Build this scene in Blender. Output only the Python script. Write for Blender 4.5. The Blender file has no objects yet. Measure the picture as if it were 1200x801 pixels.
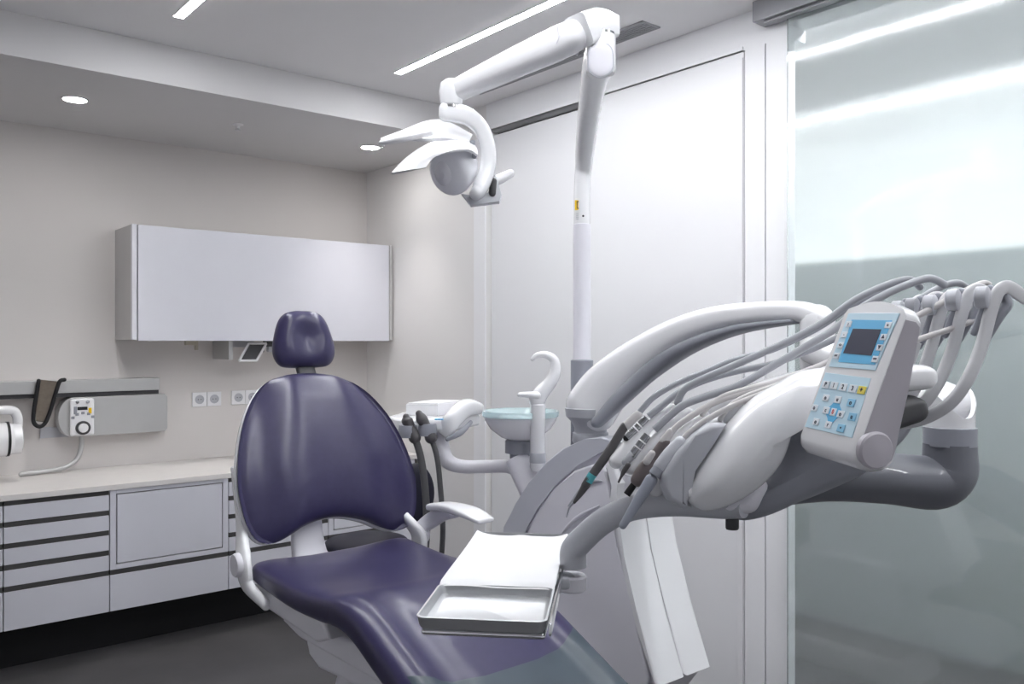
import bpy, bmesh, math
from mathutils import Vector, Matrix

S = bpy.context.scene
COL = S.collection
PI = math.pi

# ------------------------------------------------------------------ camera
F_PX = 991.2
YAW = math.radians(39.47)
CAM = Vector((0, 0, 1.5))
FWD = Vector((math.sin(YAW), math.cos(YAW), 0))
RGT = Vector((math.cos(YAW), -math.sin(YAW), 0))
UPV = Vector((0, 0, 1))


def at(px, py, d):
    """world point seen at a photo pixel, d metres deep into the room"""
    return CAM + d * (FWD + RGT * ((px - 600) / F_PX) - UPV * ((py - 400.2) / F_PX))


cam = bpy.data.cameras.new('camera')
cam.sensor_width = 36
cam.lens = 36 * F_PX / 1200
cam.clip_start = 0.02
co = bpy.data.objects.new('camera', cam)
COL.objects.link(co)
co.location = CAM
co.rotation_euler = (PI / 2, 0, -YAW)
S.camera = co

# ------------------------------------------------------------------ materials
M = {}


def mat(name, col, rough=0.5, metal=0.0, coat=0.0, trans=0.0, ior=1.45, emit=0.0, var=0.04,
        scale=6.0, spec=0.5, bump=0.0, bscale=200.0, alpha=1.0, sss=0.0, coat_rough=0.03):
    m = bpy.data.materials.new(name)
    m.use_nodes = True
    nt = m.node_tree
    b = nt.nodes['Principled BSDF']
    tc = nt.nodes.new('ShaderNodeTexCoord')
    nz = nt.nodes.new('ShaderNodeTexNoise')
    nz.inputs['Scale'].default_value = scale
    nz.inputs['Detail'].default_value = 4
    nt.links.new(tc.outputs['Object'], nz.inputs['Vector'])
    ramp = nt.nodes.new('ShaderNodeValToRGB')
    ramp.color_ramp.elements[0].position = 0.3
    ramp.color_ramp.elements[1].position = 0.7
    ramp.color_ramp.elements[0].color = tuple(c * (1 - var) for c in col) + (1,)
    ramp.color_ramp.elements[1].color = tuple(min(1, c * (1 + var)) for c in col) + (1,)
    nt.links.new(nz.outputs['Fac'], ramp.inputs['Fac'])
    nt.links.new(ramp.outputs['Color'], b.inputs['Base Color'])
    b.inputs['Roughness'].default_value = rough
    b.inputs['Metallic'].default_value = metal
    b.inputs['Coat Weight'].default_value = coat
    b.inputs['Coat Roughness'].default_value = coat_rough
    b.inputs['Transmission Weight'].default_value = trans
    b.inputs['IOR'].default_value = ior
    b.inputs['Specular IOR Level'].default_value = spec
    b.inputs['Alpha'].default_value = alpha
    if emit:
        b.inputs['Emission Color'].default_value = tuple(col) + (1,)
        b.inputs['Emission Strength'].default_value = emit
    if bump:
        n2 = nt.nodes.new('ShaderNodeTexNoise')
        n2.inputs['Scale'].default_value = bscale
        n2.inputs['Detail'].default_value = 6
        nt.links.new(tc.outputs['Object'], n2.inputs['Vector'])
        bp = nt.nodes.new('ShaderNodeBump')
        bp.inputs['Strength'].default_value = bump
        bp.inputs['Distance'].default_value = 0.002
        nt.links.new(n2.outputs['Fac'], bp.inputs['Height'])
        nt.links.new(bp.outputs['Normal'], b.inputs['Normal'])
    M[name] = m
    return m


mat('wall_paint', (0.69, 0.66, 0.645), 0.85, var=0.015, scale=2, bump=0.05)
mat('side_paint', (0.77, 0.755, 0.75), 0.7, var=0.01, scale=2)
mat('white_paint', (0.83, 0.83, 0.85), 0.45, var=0.01, scale=2)
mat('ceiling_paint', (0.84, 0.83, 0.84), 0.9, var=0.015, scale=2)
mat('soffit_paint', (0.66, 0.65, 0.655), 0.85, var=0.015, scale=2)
mat('door_white', (0.80, 0.80, 0.82), 0.35, var=0.008, scale=1.5)
mat('floor_resin', (0.085, 0.082, 0.085), 0.42, var=0.18, scale=3, bump=0.06, bscale=60)
mat('plinth_black', (0.006, 0.006, 0.008), 0.6)
mat('gap_dark', (0.035, 0.034, 0.036), 0.5)
mat('cab_white', (0.70, 0.70, 0.76), 0.3, var=0.01, coat=0.1)
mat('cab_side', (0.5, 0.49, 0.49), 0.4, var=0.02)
mat('counter', (0.78, 0.75, 0.73), 0.35, var=0.02, scale=20)
mat('grip_grey', (0.085, 0.083, 0.083), 0.4, metal=0.3)
mat('steel', (0.62, 0.62, 0.64), 0.28, metal=1.0, var=0.03, scale=30)
mat('chrome', (0.75, 0.75, 0.77), 0.14, metal=1.0)
mat('tray_steel', (0.60, 0.61, 0.63), 0.36, metal=0.75, var=0.02, scale=40)
mat('alu_grey', (0.50, 0.50, 0.50), 0.4, metal=0.35, var=0.03)
mat('rail_grey', (0.30, 0.30, 0.32), 0.4, metal=0.5)
mat('plastic_white', (0.84, 0.84, 0.86), 0.22, var=0.01, coat=0.25)
mat('plastic_band', (0.56, 0.57, 0.62), 0.35, var=0.015)
mat('coupling_steel', (0.42, 0.43, 0.45), 0.25, metal=0.9)
mat('plastic_lavender', (0.76, 0.75, 0.80), 0.35, var=0.015, coat=0.1)
mat('pole_white', (0.80, 0.79, 0.85), 0.3, var=0.01, coat=0.2)
mat('vent_grey', (0.36, 0.36, 0.38), 0.5)
mat('whip_white', (0.66, 0.66, 0.68), 0.3, var=0.02)
mat('plastic_cool', (0.48, 0.49, 0.53), 0.38, var=0.02)
mat('plastic_grey', (0.30, 0.31, 0.35), 0.4, var=0.03)
mat('plastic_slate', (0.15, 0.155, 0.18), 0.36, var=0.03, coat=0.15)
mat('plastic_dark', (0.06, 0.06, 0.065), 0.45, var=0.05)
mat('panel_side', (0.50, 0.475, 0.52), 0.42, var=0.02)
mat('black', (0.01, 0.01, 0.012), 0.5)
mat('purple', (0.038, 0.033, 0.090), 0.31, var=0.06, scale=40, bump=0.05, bscale=500, spec=0.5, coat=0.15, coat_rough=0.2)
mat('purple_dark', (0.008, 0.008, 0.02), 0.5)
mat('foot_plastic', (0.045, 0.066, 0.088), 0.38, var=0.15, scale=5, coat=0.05, trans=0.1)
mat('hose_grey', (0.34, 0.35, 0.38), 0.42, var=0.03)
mat('hose_light', (0.55, 0.53, 0.53), 0.42, var=0.03)
mat('hose_dark', (0.10, 0.10, 0.105), 0.5, var=0.06)
mat('handpiece_dark', (0.085, 0.08, 0.085), 0.4, var=0.06)
mat('motor_brown', (0.16, 0.135, 0.135), 0.35, var=0.06)
mat('teal', (0.10, 0.45, 0.50), 0.3)
mat('syringe_blue', (0.32, 0.34, 0.40), 0.35, var=0.02)
mat('clear_lens', (0.90, 0.90, 0.95), 0.2, var=0.02, trans=0.0, coat=0.2)
mat('bowl_glass', (0.80, 0.96, 0.98), 0.06, var=0.01, trans=0.6, ior=1.4)
mat('bowl_white', (0.90, 0.90, 0.92), 0.12, var=0.01, coat=0.4)
mat('paper', (0.76, 0.76, 0.78), 0.8, var=0.01, scale=12, bump=0.12, bscale=30)
mat('sticker_yellow', (0.85, 0.55, 0.01), 0.5)
mat('label_light', (0.60, 0.80, 0.92), 0.35, var=0.02)
mat('label_blue', (0.12, 0.50, 0.83), 0.35, var=0.02)
mat('key_white', (0.82, 0.88, 0.94), 0.35)
mat('key_blue', (0.30, 0.62, 0.85), 0.35)
mat('key_yellow', (0.82, 0.70, 0.12), 0.35)
mat('screen_dark', (0.055, 0.06, 0.095), 0.18, var=0.02)
mat('ink', (0.02, 0.025, 0.06), 0.5)
mat('ink_red', (0.6, 0.05, 0.05), 0.5)
mat('strap_tan', (0.16, 0.135, 0.11), 0.8, var=0.1, scale=60)
mat('beige_plastic', (0.50, 0.46, 0.38), 0.5)
mat('led', (0.965, 0.98, 1.0), 0.5, emit=40.0, var=0.0)
mat('down_led', (1.0, 0.98, 0.95), 0.5, emit=50.0, var=0.0)
mat('corridor_fill', (0.98, 0.99, 1.0), 0.5, emit=32.0, var=0.0)  # glow of the added, unseen lamp behind the glass door
mat('corridor_white', (0.86, 0.87, 0.87), 0.7, var=0.01)
mat('corridor_grey', (0.28, 0.30, 0.305), 0.7, var=0.03)
mat('frosted_glass', (0.80, 0.86, 0.86), 0.10, trans=0.92, ior=1.5, var=0.0, coat=0.8, coat_rough=0.0)

# ------------------------------------------------------------------ object helpers
ORIG = {}


def tag(o, label=None, cat=None, group=None, kind=None):
    if label: o['label'] = label
    if cat: o['category'] = cat
    if group: o['group'] = group
    if kind: o['kind'] = kind
    return o


def thing(name, label, cat, loc, group=None):
    o = bpy.data.objects.new(name, None)
    o.empty_display_size = 0.05
    COL.objects.link(o)
    o.location = loc
    ORIG[o.name] = Vector(loc)
    return tag(o, label, cat, group)


def cr(p0, p1, p2, p3, t):
    return 0.5 * ((2 * p1) + (p2 - p0) * t + (2 * p0 - 5 * p1 + 4 * p2 - p3) * t * t + (3 * p1 - p0 - 3 * p2 + p3) * t ** 3)


def spline(vals, sub):
    n = len(vals)
    out = []
    for i in range(n - 1):
        a = vals[max(i - 1, 0)]; b = vals[i]; c = vals[i + 1]; d = vals[min(i + 2, n - 1)]
        for k in range(sub):
            out.append(cr(a, b, c, d, k / sub))
    out.append(vals[-1])
    return out


def closed_spline(pts, sub):
    n = len(pts)
    P = [Vector((p[0], p[1], 0)) for p in pts]
    out = []
    for i in range(n):
        for k in range(sub):
            q = cr(P[i - 1], P[i], P[(i + 1) % n], P[(i + 2) % n], k / sub)
            out.append((q.x, q.y))
    return out


class MB:
    def __init__(self):
        self.b = bmesh.new(); self.wn = False

    def rings(self, rings, closed=True, cap0=True, cap1=True):
        b = self.b
        vs = [[b.verts.new(p) for p in r] for r in rings]
        n = len(rings[0])
        for i in range(len(vs) - 1):
            for j in range(n if closed else n - 1):
                k = (j + 1) % n
                b.faces.new((vs[i][j], vs[i][k], vs[i + 1][k], vs[i + 1][j]))
        if closed and cap0: b.faces.new(list(reversed(vs[0])))
        if closed and cap1: b.faces.new(vs[-1])
        return self

    def box(self, x0, x1, y0, y1, z0, z1, bev=0.0, seg=2, mtx=None):
        r = bmesh.ops.create_cube(self.b, size=1)
        vs = r['verts']
        for v in vs:
            v.co = Vector((x0 + (v.co.x + .5) * (x1 - x0), y0 + (v.co.y + .5) * (y1 - y0), z0 + (v.co.z + .5) * (z1 - z0)))
            if mtx: v.co = mtx @ v.co
        if bev:
            self.wn = True
            es = list({e for v in vs for e in v.link_edges})
            bmesh.ops.bevel(self.b, geom=es, offset=bev, segments=seg, affect='EDGES', profile=0.5)
        return self

    def prism(self, poly, vec, bev=0.0, seg=2):
        """extrude a polygon of 3-D points along vec"""
        b = self.b
        a = [b.verts.new(p) for p in poly]
        c = [b.verts.new(Vector(p) + vec) for p in poly]
        n = len(poly)
        f = [b.faces.new(list(reversed(a))), b.faces.new(c)]
        for i in range(n):
            b.faces.new((a[i], a[(i + 1) % n], c[(i + 1) % n], c[i]))
        if bev:
            self.wn = True
            es = list({e for g in f for e in g.edges})
            bmesh.ops.bevel(b, geom=es, offset=bev, segments=seg, affect='EDGES', profile=0.5)
        return self

    def lathe(self, prof, c, axis=(0, 0, 1), n=32, cap=True):
        c = Vector(c); ax = Vector(axis).normalized()
        t = Vector((1, 0, 0)) if abs(ax.x) < .9 else Vector((0, 1, 0))
        u = (t - ax * t.dot(ax)).normalized(); v = ax.cross(u)
        rs = [[c + ax * z + (u * math.cos(2 * PI * k / n) + v * math.sin(2 * PI * k / n)) * max(r, 1e-5) for k in range(n)] for r, z in prof]
        return self.rings(rs, True, cap, cap)

    def sweep(self, pts, r, n=16, up=None, sub=6, cap='round', ex=2.0):
        """tube along a smooth curve; r scalar, list of scalars or of (side, up) radii"""
        P = [Vector(p) for p in pts]
        if not isinstance(r, (list, tuple)) or (isinstance(r, tuple)): r = [r] * len(P)
        R = [(q, q) if not isinstance(q, (tuple, list)) else q for q in r]
        C = spline(P, sub) if sub > 1 else P
        RW = spline([float(q[0]) for q in R], sub) if sub > 1 else [q[0] for q in R]
        RH = spline([float(q[1]) for q in R], sub) if sub > 1 else [q[1] for q in R]
        m = len(C)
        T = []
        for i in range(m):
            t = C[min(i + 1, m - 1)] - C[max(i - 1, 0)]
            T.append(t.normalized())
        frames = []
        if up is None:
            u = Vector((0, 0, 1)) if abs(T[0].z) < .9 else Vector((1, 0, 0))
            for i in range(m):
                u = (u - T[i] * u.dot(T[i])).normalized()
                frames.append((T[i].cross(u).normalized(), u))
        else:
            upv = Vector(up)
            for i in range(m):
                s = T[i].cross(upv).normalized()
                frames.append((s, s.cross(T[i]).normalized()))

        def ring(c, s, u, rw, rh):
            o = []
            for k in range(n):
                a = 2 * PI * (k + .5) / n
                x, y = math.cos(a), math.sin(a)
                x = math.copysign(abs(x) ** (2 / ex), x); y = math.copysign(abs(y) ** (2 / ex), y)
                o.append(c + s * (x * rw) + u * (y * rh))
            return o
        rs = []
        def capr(i, sgn):
            q = []
            for a in (80, 60, 40, 20):
                a = math.radians(a)
                k = min(RW[i], RH[i])
                q.append(ring(C[i] + T[i] * (sgn * k * math.sin(a)), *frames[i],
                              max(RW[i] - k + k * math.cos(a), 1e-4), max(RH[i] - k + k * math.cos(a), 1e-4)))
            return q
        rd0 = cap in ('round', 'start'); rd1 = cap in ('round', 'end')
        if rd0: rs += capr(0, -1)
        for i in range(m): rs.append(ring(C[i], *frames[i], RW[i], RH[i]))
        if rd1: rs += list(reversed(capr(m - 1, 1)))
        return self.rings(rs)

    def pad(self, outline, center, fmap, tf, tb, p=2.6, K=9, pb=None):
        """cushion: closed outline inflated to both sides; fmap(a, b, h, s) -> point"""
        b = self.b
        n = len(outline)
        pb = pb or p
        th = [PI / 2 * k / K for k in range(K + 1)]
        edge = [b.verts.new(fmap(q[0], q[1], 0, 1.0)) for q in outline]
        for sgn, t, pw in ((1, tf, p), (-1, tb, pb)):
            prev = edge
            for k in range(1, K):
                s = math.cos(th[k]) ** (2 / pw); h = math.sin(th[k]) ** (2 / pw) * t * sgn
                cur = [b.verts.new(fmap(center[0] + (q[0] - center[0]) * s, center[1] + (q[1] - center[1]) * s, h, s)) for q in outline]
                for j in range(n):
                    l = (j + 1) % n
                    b.faces.new((prev[j], prev[l], cur[l], cur[j]) if sgn > 0 else (prev[l], prev[j], cur[j], cur[l]))
                prev = cur
            # inner fill
            for s in (0.8, 0.6, 0.4, 0.2):
                s0 = math.cos(th[K - 1]) ** (2 / pw) * s
                cur = [b.verts.new(fmap(center[0] + (q[0] - center[0]) * s0, center[1] + (q[1] - center[1]) * s0, t * sgn, s0)) for q in outline]
                for j in range(n):
                    l = (j + 1) % n
                    b.faces.new((prev[j], prev[l], cur[l], cur[j]) if sgn > 0 else (prev[l], prev[j], cur[j], cur[l]))
                prev = cur
            c = b.verts.new(fmap(center[0], center[1], t * sgn, 0))
            for j in range(n):
                l = (j + 1) % n
                b.faces.new((prev[j], prev[l], c) if sgn > 0 else (prev[l], prev[j], c))
        return self

    def build(self, name, m, parent=None, label=None, ang=38, kind=None):
        b = self.b
        bmesh.ops.remove_doubles(b, verts=b.verts, dist=1e-6)
        bmesh.ops.recalc_face_normals(b, faces=b.faces)
        me = bpy.data.meshes.new(name)
        b.to_mesh(me); b.free()
        me.polygons.foreach_set('use_smooth', [True] * len(me.polygons))
        me.set_sharp_from_angle(angle=math.radians(ang))
        me.materials.append(M[m])
        o = bpy.data.objects.new(name, me)
        COL.objects.link(o)
        if parent is not None:
            g = ORIG[parent.name]
            me.transform(Matrix.Translation(-g))
            o.parent = parent
            ORIG[o.name] = g
        else:
            ORIG[o.name] = Vector((0, 0, 0))
        if self.wn:
            md = o.modifiers.new('weighted_normal', 'WEIGHTED_NORMAL'); md.keep_sharp = True; md.weight = 100
        if label: o['label'] = label
        if kind: o['kind'] = kind
        return o


def single(mb, name, m, label, cat, group=None, base=None):
    o = mb.build(name, m)
    if base is not None:
        g = Vector(base)
        o.data.transform(Matrix.Translation(-g)); o.location = g; ORIG[o.name] = g
    return tag(o, label, cat, group)


def copy_thing(o, delta, label=None):
    c = o.copy(); COL.objects.link(c); c.location = o.location + Vector(delta)
    if label: c['label'] = label
    for ch in o.children:
        d = ch.copy(); COL.objects.link(d); d.parent = c
        for g in ch.children:
            e = g.copy(); COL.objects.link(e); e.parent = d
    return c


def struct(mb, name, m): return mb.build(name, m, kind='structure')


def frame_mtx(o, x, y, z):
    return Matrix(((x.x, y.x, z.x, o.x), (x.y, y.y, z.y, o.y), (x.z, y.z, z.z, o.z), (0, 0, 0, 1)))


# ------------------------------------------------------------------ room shell
XW, YB, ZC, ZS, YS = 2.832, 4.957, 2.797, 2.623, 3.81
XL, YR = -1.3, -1.7
struct(MB().box(XL - .1, 5.2, YR - .1, YB + .1, -.1, 0), 'floor', 'floor_resin')
struct(MB().box(XL - .1, 5.2, YR - .1, YB + .1, ZC, ZC + .1), 'ceiling', 'ceiling_paint')
struct(MB().box(XL - .1, XW + .1, YB, YB + .1, 0, ZC), 'wall_back', 'wall_paint')
struct(MB().box(XL - .1, XL, YR, YB, 0, ZC), 'wall_left', 'white_paint')
struct(MB().box(XL - .1, 5.2, YR - .1, YR, 0, ZC), 'wall_rear', 'white_paint')
# lowered ceiling band along the back wall and the left side (L shaped)
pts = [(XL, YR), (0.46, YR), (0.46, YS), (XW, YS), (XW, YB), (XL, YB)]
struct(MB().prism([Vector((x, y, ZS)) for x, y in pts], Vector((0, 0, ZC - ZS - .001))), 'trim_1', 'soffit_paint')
# right wall: solid beyond the door, header over the door, post before the glass
w = MB().box(XW, XW + .12, 3.66, YB, 0, ZC)
struct(w, 'wall_right', 'side_paint')
h = MB().box(XW, XW + .12, 1.80, 3.66, 2.652, ZC)
h.box(XW, XW + .05, 1.80, 1.897, 0, 2.652)
h.box(XW, XW + .12, 1.903, 1.993, 0, 2.652)
h.box(XW + .03, XW + .10, 1.85, 1.95, 0, 2.652)
h.box(XW, XW + .12, YR, 1.80, 2.70, ZC)
h.box(XW, XW + .12, YR, 0.1, 0, 2.70)
struct(h, 'wall_right.001', 'white_paint')
struct(MB().box(XW - .008, XW + .05, 3.662, 3.765, 0, ZS - .001, .003), 'trim_2', 'white_paint')
# flush white sliding door in two leaves, the far one set back below a dark slot
d = MB().box(XW + .030, XW + .08, 2.84, 3.652, 0.004, 2.628, .002)
struct(d, 'door_1', 'door_white')
d = MB().box(XW + .004, XW + .028, 2.001, 2.86, 0.004, 2.649, .002)
d.box(XW - .004, XW + .01, 2.003, 2.026, 0.004, 2.625, .002)
struct(d, 'door_1.001', 'door_white')
struct(MB().box(XW + .082, XW + .12, 1.99, 3.66, 0, 2.652), 'trim_3', 'gap_dark')
struct(MB().box(XW - .006, XW + .02, 2.0, 3.655, 2.652, 2.668, .002), 'trim_4', 'white_paint')
# glass sliding door with its grey top rail
g = MB().box(2.797, 2.809, 0.0, 1.783, 0.012, 2.72)
struct(g, 'door_2', 'frosted_glass')
r = MB().box(2.745, 2.83, -.6, 1.90, 2.712, 2.792, .004)
r.box(2.765, 2.80, -.6, 1.86, 2.704, 2.714)
struct(r, 'trim_5', 'rail_grey')
# corridor behind the glass
struct(MB().box(4.3, 4.4, YR, YB, 0, ZC), 'wall_corridor', 'corridor_white')
struct(MB().box(XW + .12, 4.3, YB, YB + .1, 0, ZC), 'wall_corridor.001', 'corridor_white')
struct(MB().box(4.20, 4.299, YR, YB, 0.0, 1.93, .004), 'trim_6', 'corridor_grey')

# ------------------------------------------------------------------ ceiling fittings
def led(x, y0, y1, label):
    t = thing('ceiling_light', label, 'ceiling light', (x, (y0 + y1) / 2, ZC), 'recessed strip lights in the ceiling')
    f = MB()
    f.box(x - .022, x + .022, y0 - .004, y0, ZC - .003, ZC - .0002)
    f.box(x - .022, x + .022, y1, y1 + .004, ZC - .003, ZC - .0002)
    f.box(x - .022, x - .018, y0, y1, ZC - .003, ZC - .0002)
    f.box(x + .018, x + .022, y0, y1, ZC - .003, ZC - .0002)
    f.build('frame', 'white_paint', t)
    MB().box(x - .018, x + .018, y0, y1, ZC - .004, ZC - .001).build('diffuser', 'led', t)
    return t


led(2.17, -.9, 3.50, 'long glowing white strip light in the ceiling above the operating lamp arm')
led(1.118, -.9, 3.45, 'glowing white strip light in the ceiling at the upper left above the wall cabinet')

t = thing('downlight', 'round glowing downlight in the lowered ceiling at the left, above the x-ray wall unit', 'downlight', (.925, 4.30, ZS), 'downlights in the lowered ceiling')
MB().lathe([(.058, 0), (.058, -.004), (.05, -.006), (.05, 0)], (.925, 4.30, ZS - .0002), n=36).build('trim_ring', 'white_paint', t)
MB().lathe([(.049, -.001), (.049, -.005)], (.925, 4.30, ZS), n=36).build('diffuser', 'down_led', t)
copy_thing(t, (1.54, -.02, 0), 'round glowing downlight in the lowered ceiling just left of the operating lamp head')
t = thing('ceiling_sprinkler', 'small pale ceiling sprinkler between the two downlights, above the wall cabinet', 'sprinkler', (1.683, 4.27, ZS), 'small sprinklers in the lowered ceiling')
MB().lathe([(.028, 0), (.028, -.003), (.012, -.008), (.009, -.02), (.001, -.02)], (1.683, 4.27, ZS - .0002)).build('rosette', 'ceiling_paint', t)
MB().lathe([(.004, -.02), (.004, -.03), (.016, -.03), (.016, -.033), (.001, -.033)], (1.683, 4.27, ZS)).build('deflector', 'steel', t)
copy_thing(t, (.79, -.12, 0), 'small pale ceiling sprinkler near the right wall, beside the second downlight')

t = thing('air_vent', 'long narrow grey air vent in the ceiling between strip light and white door', 'air vent', (2.6, 2.95, ZC), None)
x0, x1, y0, y1 = 2.575, 2.685, 2.30, 3.52
f = MB()
for a in ((x0, x0 + .008, y0, y1), (x1 - .008, x1, y0, y1), (x0, x1, y0, y0 + .008), (x0, x1, y1 - .008, y1)):
    f.box(*a, ZC - .006, ZC - .0002)
f.build('frame', 'vent_grey', t)
s = MB()
for i in range(6):
    c = x0 + .016 + i * .0157
    s.box(c - .004, c + .004, y0 + .008, y1 - .008, ZC - .005, ZC - .001)
s.build('slats', 'vent_grey', t)
MB().box(x0 + .008, x1 - .008, y0 + .008, y1 - .008, ZC - .001, ZC - .0003).build('back_plate', 'vent_grey', t)

# ------------------------------------------------------------------ wall cabinet
ucx0, ucx1, ucy, uz0, uz1 = 1.262, 2.822, 4.62, 1.512, 2.111
t = thing('wall_cabinet', 'long glossy white wall cabinet hanging above the worktop', 'wall cabinet', ((ucx0 + ucx1) / 2, 4.79, uz0))
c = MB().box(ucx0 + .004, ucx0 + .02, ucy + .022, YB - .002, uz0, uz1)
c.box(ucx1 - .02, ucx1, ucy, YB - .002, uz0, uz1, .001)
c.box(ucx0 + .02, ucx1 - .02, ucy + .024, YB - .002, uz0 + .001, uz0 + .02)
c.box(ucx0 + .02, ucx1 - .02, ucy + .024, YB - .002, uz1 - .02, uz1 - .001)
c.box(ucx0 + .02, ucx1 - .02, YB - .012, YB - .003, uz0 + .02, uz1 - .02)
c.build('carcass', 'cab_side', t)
MB().box(ucx0, ucx0 + .024, ucy, ucy + .021, uz0, uz1, .001).build('edge_post', 'cab_white', t)
MB().box(ucx0 + .030, ucx1 - .024, ucy, ucy + .021, uz0 - .006, uz1 - .002, .002).build('door', 'cab_white', t)

t = thing('glove_dispenser', 'grey slanted frame dispenser mounted under the wall cabinet, left of the headrest', 'dispenser', (1.9, 4.8, 1.39))
MB().box(1.80, 1.825, 4.70, YB - .004, 1.40, 1.509, .003).build('side_bracket', 'alu_grey', t)
MB().box(1.825, 1.99, 4.80, YB - .004, 1.47, 1.509, .003).build('mounting_block', 'plastic_cool', t)
fr = MB()
q = [Vector((1.868, 4.72, 1.392)), Vector((1.925, 4.72, 1.492)), Vector((2.03, 4.72, 1.492)), Vector((1.973, 4.72, 1.392))]
for i in range(4):
    fr.sweep([q[i], q[(i + 1) % 4]], (.007, .007), n=8, sub=1, cap='flat')
fr.build('slanted_frame', 'plastic_white', t)
MB().prism([q[0] + Vector((.008, .004, .008)), q[1] + Vector((0.004, .004, -.006)), q[2] + Vector((-.008, .004, -.006)), q[3] + Vector((-.004, .004, .008))], Vector((0, .02, 0))).build('opening', 'plastic_dark', t)
t = thing('cable_bracket', 'thin dark bracket with grey holder under the wall cabinet, just left of the headrest', 'bracket', (2.1, 4.8, 1.46))
b = MB().box(2.02, 2.25, 4.76, 4.79, 1.472, 1.486, .003)
b.box(2.02, 2.035, 4.76, 4.79, 1.44, 1.48, .003)
b.box(2.04, 2.25, 4.76, 4.79, 1.486, 1.511)
b.build('bar', 'plastic_dark', t)
MB().box(2.055, 2.12, 4.745, 4.785, 1.44, 1.473, .008).build('holder', 'plastic_cool', t)
t = thing('hanging_clip', 'tiny beige clip hanging below the left end of the wall cabinet', 'clip', (1.6, 4.8, 1.47))
b = MB().box(1.585, 1.655, 4.77, 4.80, 1.482, 1.511, .004)
b.box(1.64, 1.655, 4.77, 4.80, 1.455, 1.485, .003)
b.build('clip_body', 'beige_plastic', t)

# sockets
def socket(x, z, label):
    t = thing('wall_socket', label, 'wall socket', (x, YB, z - .04), 'double sockets on the back wall')
    for k, dx in enumerate((-.043, .043)):
        p = MB().box(x + dx - .042, x + dx + .042, YB - .010, YB - .0005, z - .042, z + .042, .003)
        f = p.build('plate', 'plastic_white', t)
        MB().lathe([(.026, 0), (.026, .002), (.020, .002), (.019, -.001)], (x + dx, YB - .0102, z), (0, -1, 0), 28).build('cup', 'plastic_cool', f)
        hh = MB()
        for e in (-.008, .008):
            hh.lathe([(.0028, 0), (.0028, .0015)], (x + dx + e, YB - .0105, z), (0, -1, 0), 10)
        hh.build('pin_holes', 'plastic_dark', f)
    return t


s1 = socket(1.766, 1.166, 'white double wall socket above the worktop, the left one')
copy_thing(s1, (.231, 0, .002), 'white double wall socket partly hidden by the chair backrest')

# ------------------------------------------------------------------ x-ray wall unit
t = thing('xray_wall_unit', 'grey wall-mounted x-ray arm unit with control dial above the worktop at the left', 'x-ray unit', (1.1, YB, 1.0))
MB().box(.30, 1.469, YB - .11, YB - .001, 1.236, 1.302, .003).build('wall_rail', 'alu_grey', t)
MB().box(.30, 1.469, YB - .09, YB - .003, 1.214, 1.236).build('rail_shadow_gap', 'plastic_dark', t)
out = []
for k in range(13):
    a = PI / 2 + PI * k / 12
    out.append((1.04 + .075 * math.cos(a), 1.108 + .104 * math.sin(a)))
out += [(1.50, 1.004), (1.515, 1.02), (1.515, 1.195), (1.50, 1.212)]
MB().prism([Vector((x, YB - .10, z)) for x, z in out], Vector((0, .085, 0)), .006).build('control_box', 'alu_grey', t)
MB().prism([Vector((x, YB - .015, z)) for x, z in [(.90, 1.0), (1.2, 1.0), (1.2, 1.03), (.90, 1.06)]], Vector((0, .012, 0))).build('mounting_plate', 'plastic_cool', t)
cp = MB().box(1.018, 1.135, YB - .122, YB - .099, 1.01, 1.205, .012, 3).build('control_panel', 'plastic_white', t)
MB().lathe([(.036, 0), (.036, .010), (.028, .012), (.028, .006), (.026, .006)], (1.078, YB - .122, 1.052), (0, -1, 0)).build('dial_ring', 'plastic_dark', cp)
MB().lathe([(.024, 0), (.024, .014), (.020, .018), (.001, .019)], (1.078, YB - .122, 1.052), (0, -1, 0)).build('dial_knob', 'plastic_white', cp)
MB().box(1.052, 1.10, YB - .126, YB - .121, 1.145, 1.162, .002).build('display', 'black', cp)
k = MB()
for i in range(5):
    a = math.radians(150 - i * 30)
    k.box(1.078 + .055 * math.cos(a) - .008, 1.078 + .055 * math.cos(a) + .008, YB - .127, YB - .121, 1.085 + .045 * math.sin(a) - .007, 1.085 + .045 * math.sin(a) + .007, .002)
k.box(1.035, 1.05, YB - .127, YB - .121, 1.125, 1.165, .002)
k.build('keys', 'plastic_grey', cp)
MB().box(1.105, 1.12, YB - .127, YB - .121, 1.125, 1.155, .002).build('amber_key', 'sticker_yellow', cp)
for e in (1.05, 1.10):
    MB().lathe([(.008, 0), (.008, .012), (.001, .013)], (e, YB - .121, 1.188), (0, -1, 0), 14).build('indicator_lamp', 'chrome', cp)
MB().sweep([(1.086, YB - .055, 1.02), (1.084, YB - .06, .95), (1.06, YB - .07, .885), (.995, YB - .08, .846), (.90, YB - .09, .838), (.80, YB - .095, .834)], .0125, n=14).build('support_tube', 'alu_grey', t)
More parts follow.
